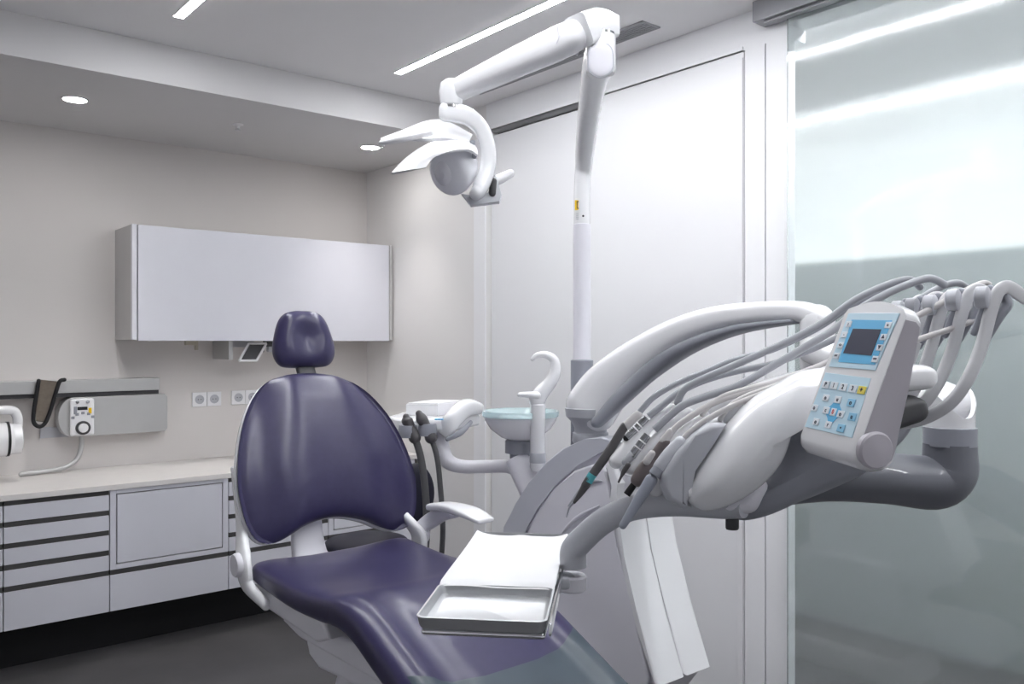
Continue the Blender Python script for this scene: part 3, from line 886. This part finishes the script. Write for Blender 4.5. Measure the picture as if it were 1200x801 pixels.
for a, b in ((478, 505), (501, 503)):
    MB().lathe([(.030, -.02), (.034, 0), (.030, .022)], at(a, b, DA - .14), (0, 0, 1), 20).build('holder', 'plastic_grey', as_)
def suction(pts, rr, tip, label):
    t = thing('suction_hose', label, 'suction hose', tip[-1], 'suction hoses on the assistant tray')
    MB().sweep(pts, rr, n=14, cap='flat').build('hose', 'hose_dark', t)
    k = len(tip)
    MB().sweep(tip, [.022, .017, .020, .012][:k], n=18).build('handle', 'handpiece_dark', t)
    return t
D3 = DA - .15
suction([at(486, 512, D3), at(493, 535, D3), at(498, 570, D3), at(500, 620, D3), at(496, 680, D3 + .1), at(500, 720, D3 + .1)], .0125,
        [at(486, 512, D3), at(481, 500, D3), at(477, 492, D3), at(476, 488, D3)], 'thick dark suction hose with wide nozzle at the tray front, nearer the backrest')
suction([at(505, 512, D3), at(512, 535, D3), at(516, 570, D3), at(519, 620, D3), at(516, 680, D3 + .1), at(520, 720, D3 + .1)], .0095,
        [at(505, 512, D3), at(500, 500, D3), at(494, 490, D3), at(491, 484, D3)], 'thinner dark suction hose with pointed nozzle, beside the bent tube arm')
t = thing('tissue_box', 'flat white box lying on the assistant tray table', 'box', flat(at(505, 470, DA + .06), zt))
q = [at(476, 477, DA + .02), at(513, 480, DA - .01), at(548, 472, DA + .16), at(508, 469, DA + .20)]
q = [flat(p, zt + .0008) for p in q]
MB().prism(q, Vector((0, 0, .042)), .002).build('carton', 'paper', t)
MB().prism([p + (sum(q, Vector()) / 4 - p) * .06 + Vector((0, 0, .0422)) for p in q], Vector((0, 0, .004)), .001).build('lid', 'paper', t)

# ------------------------------------------------------------------ delivery arm and instrument console
ic = thing('instrument_console', 'white instrument console on a curved arm with keypad, hanging at the right', 'instrument console', at(930, 580, 1.2))
# spring arm from the unit
bx = at(692, 500, 2.57)
MB().lathe([(.05, 1.19), (.056, 1.2), (.054, 1.225), (.049, 1.227), (.049, 1.24), (.06, 1.26), (.075, 1.275), (.078, 1.30), (.07, 1.302)], (bx.x, bx.y, 0), n=32).build('arm_joint', 'plastic_cool', ic)
armpts = [at(693, 478, 2.56), at(712, 452, 2.54), at(745, 422, 2.49), at(790, 393, 2.41), at(840, 374, 2.31), at(895, 366, 2.20), at(940, 365, 2.11), at(962, 374, 2.07)]
MB().sweep(armpts, [(.062, .080), (.062, .074), (.06, .058), (.055, .045), (.048, .036), (.042, .029), (.038, .026), (.034, .026)], n=28, up=UPV, ex=2.7).build('spring_arm', 'plastic_white', ic)
und = [at(702, 493, 2.51), at(729, 465, 2.485), at(768, 430, 2.44), at(811, 404, 2.36), at(866, 385, 2.25), at(932, 376, 2.11)]
MB().sweep(und, [(.048, .018), (.048, .024), (.046, .024), (.042, .019), (.036, .013), (.030, .006)], n=20, up=UPV, ex=3).build('arm_underside', 'plastic_grey', ic)
MB().sweep([at(958, 376, 2.08), at(958, 400, 2.08), at(958, 425, 2.07)], .042, n=20, sub=3).build('elbow', 'plastic_white', ic)
MB().sweep([at(958, 410, 2.06), at(1000, 425, 1.9), at(1060, 452, 1.68), at(1112, 475, 1.50)], [(.045, .035)] * 4, n=20, up=UPV, ex=2.6).build('lower_link', 'plastic_white', ic)
# pivot column with slanted collar
pc = at(1113, 500, 1.48)
def zpx(y, d=1.48): return 1.5 - (y - 400.2) / F_PX * d
mb = MB(); rs = []
for r_, f_ in ((.036, 0), (.040, 1), (.040, 2), (.033, 2), (.031, 1.6)):
    ring_ = []
    for k in range(36):
        a = 2 * PI * k / 36
        v = RGT * math.cos(a) - FWD * math.sin(a)
        if f_ == 0: z = zpx(505)
        elif f_ == 1: z = zpx(503)
        else:
            top = zpx(468) + .018 * math.cos(2 * a + .6) - .012 * math.sin(a)
            z = top if f_ == 2 else top - .03
        ring_.append(Vector((pc.x, pc.y, z)) + v * r_)
    rs.append(ring_)
mb.rings(rs).build('pivot_collar', 'plastic_white', ic)
MB().lathe([(.040, zpx(522)), (.043, zpx(521)), (.043, zpx(500)), (.038, zpx(499))], (pc.x, pc.y, 0), n=36).build('pivot_ring', 'plastic_grey', ic)
MB().sweep([Vector((pc.x, pc.y, zpx(519))), Vector((pc.x, pc.y, zpx(535))), at(1112, 553, 1.48), at(1095, 565, 1.48), at(1040, 560, 1.46), at(970, 557, 1.44), at(900, 563, 1.42), at(870, 570, 1.41)],
           [(.041, .041), (.042, .042), (.043, .045), (.042, .046), (.042, .039), (.042, .036), (.042, .036), (.036, .030)], n=28, ex=2.6, cap='end').build('support_arm', 'plastic_slate', ic)
# console hull and nose cover
def blob(pix, c, d, tn, tf, name, m, p=2.4):
    """rounded housing with the given side outline, d metres away, bulging towards and away along its depth"""
    k = d / F_PX
    o_ = closed_spline([((x - c[0]) * k, -(y - c[1]) * k) for x, y in pix], 4)
    g_ = at(c[0], c[1], d)
    return MB().pad(o_, (0, 0), lambda a, b, h, s: g_ + RGT * a + UPV * b - FWD * h, tn, tf, p=p, K=10).build(name, m, ic, ang=60)


blob([(852, 590), (862, 607), (890, 603), (925, 588), (960, 574), (1005, 553), (1040, 525), (1062, 500), (1068, 474), (1045, 458), (1000, 452), (950, 470), (925, 500), (900, 545), (870, 575)],
     (960, 525), 1.345, .07, .07, 'console_hull', 'plastic_grey')
blob([(804, 582), (812, 592), (828, 597), (857, 588), (887, 568), (910, 541), (921, 514), (927, 488), (942, 472), (970, 458), (1010, 450), (1010, 436), (975, 430), (940, 434), (917, 446), (885, 465), (860, 490), (835, 522), (812, 557)],
     (885, 520), 1.255, .062, .06, 'nose_cover', 'plastic_white', 2.2)
blob([(845, 594), (862, 601), (882, 597), (892, 580), (898, 566), (888, 560), (866, 575)], (872, 584), 1.262, .03, .03, 'nose_lip', 'plastic_lavender')
MB().sweep([at(975, 446, 1.29), at(1030, 442, 1.29), at(1060, 440, 1.29)], [(.075, .020), (.078, .020), (.078, .019)], n=24, up=UPV, ex=5, cap='round').build('rear_housing', 'plastic_white', ic)
MB().sweep([at(1010, 487, 1.25), at(1049, 477, 1.26)], [(.06, .025), (.06, .021)], n=20, up=UPV, ex=4, sub=3).build('rear_block', 'plastic_dark', ic)
# grey wedge cheek and white cradle fingers
q = [(853, 497), (831, 529), (815, 551), (804, 569), (804, 582), (812, 595), (800, 596), (783, 586), (776, 570), (777, 556), (795, 530), (815, 510), (834, 496)]
MB().prism([at(x, y, 1.24) for x, y in q], FWD * .05, .009, 3).build('cradle_cheek', 'plastic_cool', ic)
for pts_, rr in (([at(722, 540, 1.395), at(742, 518, 1.395), at(766, 494, 1.400), at(786, 478, 1.405)], (.017, .013)),
                 ([at(738, 547, 1.360), at(762, 520, 1.360), at(790, 495, 1.365), at(806, 483, 1.370)], (.017, .012)),
                 ([at(760, 556, 1.320), at(780, 530, 1.320), at(806, 502, 1.325), at(824, 487, 1.330)], (.017, .013)),
                 ([at(768, 572, 1.285), at(790, 545, 1.285), at(822, 512, 1.290), at(840, 494, 1.290)], (.017, .013))):
    MB().sweep(pts_, [(rr[0], rr[1] * .9), rr, rr, (rr[0] * .8, rr[1] * .7)], n=20, up=UPV, ex=3).build('cradle_finger', 'plastic_white', ic)
MB().sweep([at(745, 548, 1.410), at(790, 560, 1.330), at(830, 575, 1.260)], [(.03, .012), (.04, .014), (.04, .014)], n=18, up=UPV, ex=3).build('cradle_base', 'plastic_white', ic)
MB().sweep([at(800, 520, 1.420), at(850, 480, 1.390), at(910, 455, 1.360), at(990, 440, 1.340)], [(.04, .012), (.05, .02), (.06, .02), (.06, .02)], n=18, up=UPV, ex=3).build('top_deck', 'plastic_white', ic)
MB().lathe([(.009, -.02), (.010, -.018), (.010, .012), (.008, .014)], at(858, 604, 1.280), (0, 0, 1), 20).build('rubber_stop', 'plastic_dark', ic)

# whip arms carrying the hoses
def whip(dx, dy, d, sc=1.0, vis=1.0):
    def q(x, y, e=0): return at(x + dx, y + dy, d + e)
    w = MB().sweep([q(1048, 497, .05), q(1080, 491, .03), q(1112, 473, .01), q(1134, 444), q(1150, 405), q(1160, 368), q(1166, 349), q(1172, 339), q(1181, 336), q(1193, 343), q(1204, 352)],
                   [(.008, .003), (.009, .0045), (.009, .0055), (.009, .0058), (.009, .0055), (.009, .0055), (.009, .0055), (.009, .005), (.010, .0035), (.010, .0025), (.008, .002)],
                   n=16, up=FWD * 1.0, ex=3.5)
    o = w.build('whip_arm', 'whip_white', ic)
    MB().sweep([q(1178, 345, .004), q(1180, 357, .004), q(1172, 370, .004), q(1160, 395, .004)], [(.006, .006), (.007, .010), (.006, .008), (.003, .002)], n=12, up=FWD).build('whip_web', 'plastic_grey', o)
    MB().lathe([(.013, -.009), (.016, -.007), (.016, .007), (.013, .009)], q(1151, 348, .0), (RGT * .75 - FWD * .66), 24).build('hose_roller', 'plastic_cool', o)
    MB().sweep([q(1160, 338, .01), q(1153, 365, .01), q(1141, 390, .01)], [(.006, .006), (.008, .007), (.005, .004)], n=10, up=FWD).build('roller_fork', 'plastic_grey', o)


for a in ((0, 0, 1.22), (-34, 3, 1.27), (-61, 9, 1.32), (-82, 12, 1.37), (-99, 15, 1.42)): whip(*a)

# small branch hoses that plug into the cradle fingers
for pts_, r_, m_ in ([[(794, 471), (801, 457), (816, 447), (850, 432), (880, 419), (917, 402), (940, 391), (970, 374), (1000, 352), (1035, 335), (1065, 327), (1078, 336)], .0058, 'hose_grey'],
                     [[(823, 485), (831, 475.5), (850, 463), (880, 454), (910, 446), (962, 427), (990, 412)], .0042, 'hose_light'],
                     [[(844, 490.5), (853.6, 477), (872, 465), (905, 453), (962, 434), (990, 421)], .0042, 'hose_light']):
    dd = {794: 1.36, 823: 1.31, 844: 1.275}[pts_[0][0]]
    MB().sweep([at(x, y, dd) for x, y in pts_], r_, n=12).build('branch_hose', m_, ic)

# tray arm
MB().sweep([at(672, 664, 1.43), at(672, 645, 1.43), at(682, 632, 1.42), at(706, 611, 1.40), at(740, 595, 1.37), at(790, 590, 1.32), at(845, 594, 1.27), at(872, 596, 1.24)],
           [.0225, .0225, .0215, .021, .020, .019, .017, .013], n=22, cap='flat').build('tray_arm', 'plastic_cool', ic)
tj = at(670, 680, 1.43)
MB().lathe([(.021, -.016), (.025, -.013), (.025, .008), (.022, .011)], tj, (0, 0, 1), 28).build('tray_joint', 'plastic_lavender', ic)
MB().sweep([at(648, 680, 1.42), at(668, 680, 1.43)], [(.02, .011), (.024, .012)], n=18, sub=2, up=UPV, ex=4).build('tray_clamp', 'plastic_cool', ic)

# keypad: profile swept across its width
near_d, far_d = 1.05, 1.18
TLf, TRn = at(989, 366, far_d), at(1063, 364, near_d)
BLf, BRn = at(938, 509, far_d), at(1003, 531, near_d)
wv = ((TRn - TLf) + (BRn - BLf)) / 2
prof = [(1063, 364), (1059, 376), (1033, 447), (1012, 506), (1003, 531), (1003, 542), (1010, 550), (1024, 554), (1037, 552), (1045, 545), (1049, 533), (1054, 508), (1066, 455), (1079, 385), (1081, 374), (1076, 367)]
pr = [at(x, y, near_d) for x, y in prof]
cen = sum(pr, Vector()) / len(pr)
upd = (TLf - BLf).normalized()
rs = []
N_ = 18
for i in range(N_ + 1):
    f = i / N_
    e = min(f, 1 - f)
    sh = 1 - .05 * max(0, 1 - e / .05) ** 2
    bulge = .013 * math.sin(PI * f)
    ring_ = []
    for k, p in enumerate(pr):
        v = cen + (p - cen) * sh
        kk = {0: 1.0, 15: 1.0, 14: .8}.get(k, 0)
        ring_.append(v - wv * f + upd * bulge * kk)
    rs.append(ring_)
kp = MB().rings(rs).build('keypad_housing', 'plastic_white', ic, ang=50)
dc = at(1025, 527, near_d)
nd = wv.normalized()
MB().lathe([(.0235, -.004), (.0235, .0035), (.021, .006), (.001, .0075)], dc, nd, 36).build('side_cap', 'panel_side', kp)
o = [pr[k] + (cen - pr[k]) * .09 for k in range(len(pr))]
MB().prism([p - nd * .001 for p in o], nd * .0022, .0008).build('side_plate', 'panel_side', kp)

# key plate frame: x to the right, y down, z out of the face
FX = (TRn - TLf); FXl = FX.length; fx = FX.normalized()
FY = (BLf - TLf); fy0 = FY - fx * FY.dot(fx); FYl = fy0.length; fy = fy0.normalized()
fz = fx.cross(fy)
if fz.dot(CAM - TLf) < 0: fz = -fz


def hit(x, y):
    """face coordinates of a photo pixel on the keypad face"""
    d = (at(x, y, 1) - CAM)
    k = (TLf - CAM).dot(fz) / d.dot(fz)
    v = CAM + d * k - TLf
    return v.dot(fx), v.dot(fy)


def face_poly(mb, pix, z0, z1, bev=0.0):
    P_ = []
    for x, y in pix:
        a, b = hit(x, y); P_.append(TLf + fx * a + fy * b + fz * z0)
    return mb.prism(P_, fz * (z1 - z0), bev)


def face_uv(mb, uv, z0, z1, bev=0.0):
    return mb.prism([TLf + fx * a + fy * b + fz * z0 for a, b in uv], fz * (z1 - z0), bev)


def from_disp(x, y): return 960 + x / 8.9, 350 + y / 8.9
def from_keys(x, y): return 920 + x / 6.164, 430 + y / 6.164


Z0 = .0012
face_poly(MB(), [from_disp(*p) for p in ((312, 150), (842, 150), (592, 745), (108, 705))], -.002, Z0, .0003).build('display_plate', 'label_light', kp)
face_poly(MB(), [from_disp(*p) for p in ((350, 218), (770, 226), (590, 688), (208, 658))], Z0 - .0005, Z0 + .0004).build('display_band', 'label_blue', kp)
sc_ = face_poly(MB(), [from_disp(*p) for p in ((365, 312), (660, 320), (556, 594), (262, 568))], Z0, Z0 + .0009).build('screen', 'screen_dark', kp)
face_poly(MB(), [from_keys(*p) for p in ((296, 38), (622, 80), (488, 510), (146, 430))], -.002, Z0, .0003).build('key_plate', 'label_light', kp)

TXT = {}


def glyph(s, u, v, size, z, m, parent):
    """one printed character lying on the keypad face"""
    cu_ = bpy.data.curves.new('glyph', 'FONT'); cu_.body = s; cu_.size = size; cu_.align_x = 'CENTER'; cu_.align_y = 'CENTER'
    cu_.extrude = .0002; cu_.resolution_u = 3; cu_.offset = .0002
    ob = bpy.data.objects.new('glyph', cu_); COL.objects.link(ob)
    dg = bpy.context.evaluated_depsgraph_get()
    me = bpy.data.meshes.new_from_object(ob.evaluated_get(dg))
    bpy.data.objects.remove(ob)
    me.transform(frame_mtx(TLf + fx * u + fy * v + fz * z, fx, -fy, fz))
    me.transform(Matrix.Translation(-ORIG[parent.name]))
    me.materials.clear(); me.materials.append(M[m])
    o2 = bpy.data.objects.new('legend', me); COL.objects.link(o2); o2.parent = parent
    return o2


def key(px_, py_, w_, h_, m, legend=None, lm='ink', size=None, name='key'):
    u, v = hit(px_, py_)
    sk_ = -.0
    k = face_uv(MB(), [(u - w_ / 2, v - h_ / 2), (u + w_ / 2, v - h_ / 2), (u + w_ / 2, v + h_ / 2), (u - w_ / 2, v + h_ / 2)], Z0, Z0 + .0012, .0005)
    o = k.build(name, m, kp)
    return o, u, v


keys = [(303, 127, 'P'), (362, 134, '1'), (428, 145, '2'), (498, 156, '3')]
KW, KH = .0165, .0105
leg = []
for x, y, s in keys:
    o, u, v = key(*from_keys(x, y), KW, KH, 'key_white'); leg.append((s, u, v, .0088, 'ink'))
o, u, v = key(*from_keys(562, 167), KW * .95, KH, 'key_yellow'); leg.append(('+', u, v, .010, 'ink'))
# blue star behind the direction keys
u0, v0 = hit(*from_keys(357, 324))
star = [(u0 + r_ * math.cos(a) * .95, v0 + r_ * math.sin(a)) for r_, a in ((.0215, 0), (.0135, PI / 4), (.0215, PI / 2), (.0135, 3 * PI / 4), (.0215, PI), (.0135, 5 * PI / 4), (.0215, 3 * PI / 2), (.0135, 7 * PI / 4))]
face_uv(MB(), star, Z0 - .0005, Z0 + .0004).build('direction_star', 'label_blue', kp)
for x, y, s in ((390, 236, 'u'), (305, 312, 'c'), (410, 340, 'o'), (320, 417, 'r')):
    o, u, v = key(*from_keys(x, y), KW * .85, KH * .9, 'key_white'); leg.append((s, u, v, .008, 'ink'))
o, u, v = key(*from_keys(357, 325), KW * .7, KH * 1.0, 'key_white'); leg.append(('0', u, v, .009, 'ink_red'))
for x, y, s in ((303, 222, 'o'), (222, 294, 'o'), (232, 395, 'o')):
    o, u, v = key(*from_keys(x, y), KW * .85, KH * .9, 'key_white'); leg.append((s, u, v, .0085, 'ink'))
for x, y, s in ((485, 258, 'o'), (493, 360, 'u'), (412, 441, '•')):
    o, u, v = key(*from_keys(x, y), KW * .95, KH, 'key_blue'); leg.append((s, u, v, .009, 'ink'))
for x, y, s in ((320, 265, '::'), (275, 375, '-'), (235, 485, '<>'), (190, 595, '==')):
    o, u, v = key(*from_disp(x, y), .0125, .0085, 'key_white'); leg.append((s, u, v, .006, 'ink'))
for x, y, s in ((733, 275, 'o'), (683, 400, '▲'), (643, 510, '▼'), (597, 630, '==')):
    o, u, v = key(*from_disp(x, y), .0125, .0085, 'key_white'); leg.append((s, u, v, .006, 'ink'))
for s, u, v, sz, m_ in leg: glyph(s, u, v, sz, Z0 + .0014, m_, kp)

# ------------------------------------------------------------------ handpieces with their hoses
def hp(label, hose, hr, hm, body, name='handpiece'):
    t = thing(name, label, 'handpiece', at(*body[0][1][-1]), 'instruments in the console cradle')
    MB().sweep([at(*p) for p in hose], hr, n=14, cap='flat').build('hose', hm, t)
    for nm, pts_, rr, m_, n_ in [(b[0], b[1], b[2], b[3], 20) for b in body]:
        MB().sweep([at(*p) for p in pts_], rr, n=n_, cap='round' if nm not in ('coupling', 'ring', 'tip_thread') else 'flat').build(nm, m_, t)
    return t


D1 = 1.420
hp('dark slim scaler handpiece with turquoise ring and thin curved tip, farthest left in the cradle',
   [(748, 484, D1), (767, 464, D1), (797, 447, D1), (827, 435, D1), (861, 421, D1), (900, 411, D1), (935, 396, D1), (965, 380, D1), (1000, 357, D1), (1035, 340, D1), (1062, 331, D1)], .0052, 'hose_grey',
   [('grip', [(732, 499, D1), (714, 528, D1 - .005), (694, 556, D1 - .01), (686, 568, D1 - .01)], [.0075, .0078, .0074, .007], 'handpiece_dark'),
    ('ring', [(694.5, 555, D1 - .0101), (689, 564, D1 - .0101)], [.0077, .0076], 'teal'),
    ('connector', [(748, 485, D1), (734, 498, D1)], [.0072, .0078], 'hose_light'),
    ('nozzle', [(687, 567, D1 - .01), (680, 578, D1 - .01), (673, 588, D1 - .01)], [.0070, .0050, .0026], 'handpiece_dark'),
    ('tip', [(674, 587, D1 - .01), (668, 593, D1 - .01), (665, 601, D1 - .01), (664, 605, D1 - .01)], [.0020, .0015, .0013, .001], 'plastic_grey')], 'scaler_handpiece')
D2 = 1.385
hp('bare hose end with silver ringed coupling beside the dark scaler handpiece',
   [(760, 487, D2), (775, 475.5, D2), (797, 458.6, D2), (826, 445, D2), (865, 434, D2), (905, 426, D2), (945, 411, D2), (975, 398, D2), (1040, 366, D2), (1065, 357, D2), (1100, 337, D2), (1122, 331, D2), (1134, 338, D2)], .0056, 'hose_grey',
   [('coupling', [(734.5, 512, D2), (745, 502, D2), (758, 489, D2)], [.0062, .0062, .0058], 'coupling_steel'),
    ('ring', [(744.5, 502.5, D2), (745.7, 501.3, D2)], [.0067, .0067], 'plastic_white'),
    ('ring', [(749, 498.3, D2), (750.2, 497.1, D2)], [.0066, .0066], 'plastic_white'),
    ('bore', [(733.8, 512.7, D2), (734.8, 511.7, D2)], [.0052, .0055], 'black')], 'turbine_hose')
D3 = 1.345
hp('silver coupling with dark stepped tip, third from the left in the cradle',
   [(767, 503, D3), (782, 489, D3), (801, 474, D3), (827, 464, D3), (865, 451, D3), (902, 430.5, D3), (940, 408, D3), (977, 385.6, D3), (1008, 361, D3), (1045, 341, D3), (1075, 329, D3), (1092, 326, D3), (1108, 334, D3)], .0062, 'hose_grey',
   [('coupling', [(740, 534, D3), (750, 521, D3), (759, 509, D3)], [.0072, .0068, .0062], 'coupling_steel'),
    ('ring', [(747, 524.5, D3), (748, 523.2, D3)], [.0075, .0075], 'plastic_white'),
    ('ring', [(752.5, 517.5, D3), (753.5, 516.2, D3)], [.0073, .0073], 'plastic_white'),
    ('sleeve', [(733, 541, D3), (741, 532, D3)], [.0062, .0072], 'plastic_cool'),
    ('tip', [(736, 544, D3 - .005), (731, 552, D3 - .005), (728, 558, D3 - .005), (725, 564, D3 - .005)], [.0042, .0038, .0022, .0018], 'handpiece_dark')], 'turbine_handpiece')
D4 = 1.310
hp('brownish grey micromotor handpiece with black threaded end, middle of the cradle',
   [(780, 513, D4), (797, 496, D4), (823, 479, D4), (850, 466, D4), (902, 451, D4), (940, 436, D4), (970, 424, D4), (1040, 388, D4), (1080, 367, D4), (1120, 346, D4), (1150, 332, D4), (1160, 334, D4)], .0050, 'hose_light',
   [('motor', [(747, 562, D4), (755, 549, D4), (763, 540, D4)], [.0105, .0108, .009], 'motor_brown'),
    ('grip', [(762, 540, D4), (768, 532, D4), (779, 518, D4)], [.0082, .0078, .0085], 'motor_brown'),
    ('knob', [(764, 531, D4 - .008), (758, 540, D4 - .008)], [.0055, .006], 'hose_light'),
    ('sleeve', [(778, 517, D4), (786, 505, D4)], [.0078, .0055], 'hose_light'),
    ('tip_thread', [(743, 567, D4), (738, 574, D4), (734.5, 579, D4)], [.0052, .0056, .0056], 'black')], 'micromotor_handpiece')
D5 = 1.270
hp('blue-grey air water syringe pointing down, nearest to the grey cradle cheek',
   [(797, 520, D5), (806, 508, D5), (830, 490, D5), (870, 470, D5), (920, 452, D5), (975, 436, D5), (1035, 412, D5), (1080, 396, D5), (1117, 384, D5), (1152, 371, D5)], .0045, 'hose_light',
   [('barrel', [(763, 562, D5 - .01), (756, 573, D5 - .012), (743, 594, D5 - .014), (730, 615, D5 - .016)], [.0096, .0088, .0074, .0056], 'syringe_blue'),
    ('ring', [(774, 547, D5 - .009), (767, 556.5, D5 - .01)], [.0098, .0100], 'plastic_grey'),
    ('handle', [(774, 547, D5 - .008), (785, 533, D5 - .004), (797, 518, D5)], [.0112, .0118, .0098], 'plastic_cool')], 'air_water_syringe')

# ------------------------------------------------------------------ trays on the holder
TZ = 1.12
def cam_pt(l, d, z): 
    p = CAM + FWD * d + RGT * l
    return Vector((p.x, p.y, z))
T0 = cam_pt(-.1345, 1.169, TZ)
tl = (cam_pt(-.070, 1.696, TZ) - T0).normalized()      # away from the camera
tw = Vector((tl.y, -tl.x, 0))                          # across


def rrect(u0, u1, v0, v1, r, z, n=6):
    o = []
    for cu_, cv, a0 in ((u1 - r, v1 - r, 0), (u0 + r, v1 - r, 90), (u0 + r, v0 + r, 180), (u1 - r, v0 + r, 270)):
        for k in range(n + 1):
            a = math.radians(a0 + 90 * k / n)
            p = T0 + tw * (cu_ + r * math.cos(a)) + tl * (cv + r * math.sin(a))
            o.append(Vector((p.x, p.y, TZ + z)))
    return o


def tray(u0, u1, v0, v1, h, name):
    i = .006
    rs = [rrect(u0 + i, u1 - i, v0 + i, v1 - i, .010, -h), rrect(u0 + .003, u1 - .003, v0 + .003, v1 - .003, .012, -h + .004),
          rrect(u0 + .001, u1 - .001, v0 + .001, v1 - .001, .013, -.002), rrect(u0, u1, v0, v1, .014, -.001), rrect(u0, u1, v0, v1, .014, 0),
          rrect(u0 + .003, u1 - .003, v0 + .003, v1 - .003, .012, .0004), rrect(u0 + .0045, u1 - .0045, v0 + .0045, v1 - .0045, .011, -.002),
          rrect(u0 + .007, u1 - .007, v0 + .007, v1 - .007, .010, -h + .005), rrect(u0 + .012, u1 - .012, v0 + .012, v1 - .012, .008, -h + .0015)]
    return MB().rings(rs)


single(tray(0, .183, 0, .165, .0175, 'instrument_tray'), 'instrument_tray', 'tray_steel', 'small empty steel instrument tray at the front of the tray holder, above the purple seat', 'tray', 'steel trays on the holder', T0)
single(tray(0, .183, .167, .532, .0175, 'instrument_tray'), 'instrument_tray', 'tray_steel', 'steel tray lined with a white paper sheet, behind the empty tray', 'tray', 'steel trays on the holder', T0 + tl * .35)
# paper sheet: slightly wavy, covers the rear tray and folds over its front edge
b = MB(); R_, C_ = 26, 16
top = []
for i in range(R_):
    row = []
    for j in range(C_):
        u = j / (C_ - 1); v = i / (R_ - 1)
        uu = .001 + .181 * u
        edge = .50 - .010 * math.exp(-((u - .5) / .05) ** 2) * -1
        dipc = .018 * (1 - (2 * abs(u - .5)) ** 6)
        vv = .158 + (edge + .030 - dipc - .160) * v
        z = .0016 + .0012 * math.sin(u * 5 + v * 7) * .6 + .0008 * math.sin(9 * u - 4 * v)
        z += -.004 * math.exp(-((v - 1) / .04) ** 2) * (1 - (2 * abs(u - .5)) ** 4)
        z += -.0045 * max(0, 1 - v / .03)
        p = T0 + tw * uu + tl * vv
        row.append(Vector((p.x, p.y, TZ + z + .0012)))
    top.append(row)
bm_ = b.b
A = [[bm_.verts.new(p) for p in r] for r in top]
B = [[bm_.verts.new(p - Vector((0, 0, .0006))) for p in r] for r in top]
for i in range(R_ - 1):
    for j in range(C_ - 1):
        bm_.faces.new((A[i][j], A[i][j + 1], A[i + 1][j + 1], A[i + 1][j])); bm_.faces.new((B[i][j], B[i + 1][j], B[i + 1][j + 1], B[i][j + 1]))
for i in range(R_ - 1):
    bm_.faces.new((A[i][0], A[i + 1][0], B[i + 1][0], B[i][0])); bm_.faces.new((A[i][-1], B[i][-1], B[i + 1][-1], A[i + 1][-1]))
for j in range(C_ - 1):
    bm_.faces.new((A[0][j], B[0][j], B[0][j + 1], A[0][j + 1])); bm_.faces.new((A[-1][j], A[-1][j + 1], B[-1][j + 1], B[-1][j]))
single(b, 'paper_sheet', 'paper', 'blank white paper sheet covering the rear steel tray', 'paper sheet', base=T0 + tl * .35)
# holder frame under the trays
hf = MB()
for u in (.012, .176):
    a_ = T0 + tw * u + tl * .01; c_ = T0 + tw * u + tl * .52
    hf.sweep([Vector((a_.x, a_.y, TZ - .0225)), Vector((c_.x, c_.y, TZ - .0225))], .0045, n=10, sub=1)
for v in (.01, .27, .52):
    a_ = T0 + tw * .012 + tl * v; c_ = T0 + tw * (.176 if v != .27 else .21) + tl * v
    hf.sweep([Vector((a_.x, a_.y, TZ - .0225)), Vector((c_.x, c_.y, TZ - .0225))], .0045, n=10, sub=1)
hf.build('tray_holder', 'chrome', ic)
rl = MB()
a_ = T0 + tw * .1875 + tl * .0; c_ = T0 + tw * .1875 + tl * .53
rl.sweep([Vector((a_.x, a_.y, TZ - .010)), Vector((c_.x, c_.y, TZ - .010))], (.0022, .009), n=10, sub=1, up=UPV, ex=5)
rl.build('side_rail', 'chrome', ic)

# beams of the two downlights
for x_, y_ in ((.925, 4.30), (2.465, 4.28)):
    sp = bpy.data.lights.new('downlight_beam', 'SPOT')
    sp.energy = 12; sp.spot_size = math.radians(82); sp.spot_blend = 0.9; sp.shadow_soft_size = .045; sp.color = (1, .97, .93)
    so_ = bpy.data.objects.new('downlight_beam', sp); COL.objects.link(so_); so_.location = (x_, y_, ZS - .02)

# ------------------------------------------------------------------ added light to brighten the corridor, world, view
t = thing('ceiling_light', 'unseen strip light added to brighten the corridor behind the frosted glass door', 'ceiling light', (3.02, 1.6, ZC))
MB().box(2.98, 3.06, -1.4, 4.6, ZC - .006, ZC - .0005).build('diffuser', 'corridor_fill', t)
wd = bpy.data.worlds.new('world'); S.world = wd; wd.use_nodes = True
wd.node_tree.nodes['Background'].inputs['Color'].default_value = (.9, .92, 1, 1)
wd.node_tree.nodes['Background'].inputs['Strength'].default_value = 0.2
S.view_settings.view_transform = 'Standard'
S.view_settings.look = 'None'
S.view_settings.gamma = 1
S.view_settings.use_curve_mapping = False
S.view_settings.exposure = 1.02
S.cycles.use_denoising = True
S.cycles.max_bounces = 12
S.cycles.diffuse_bounces = 6
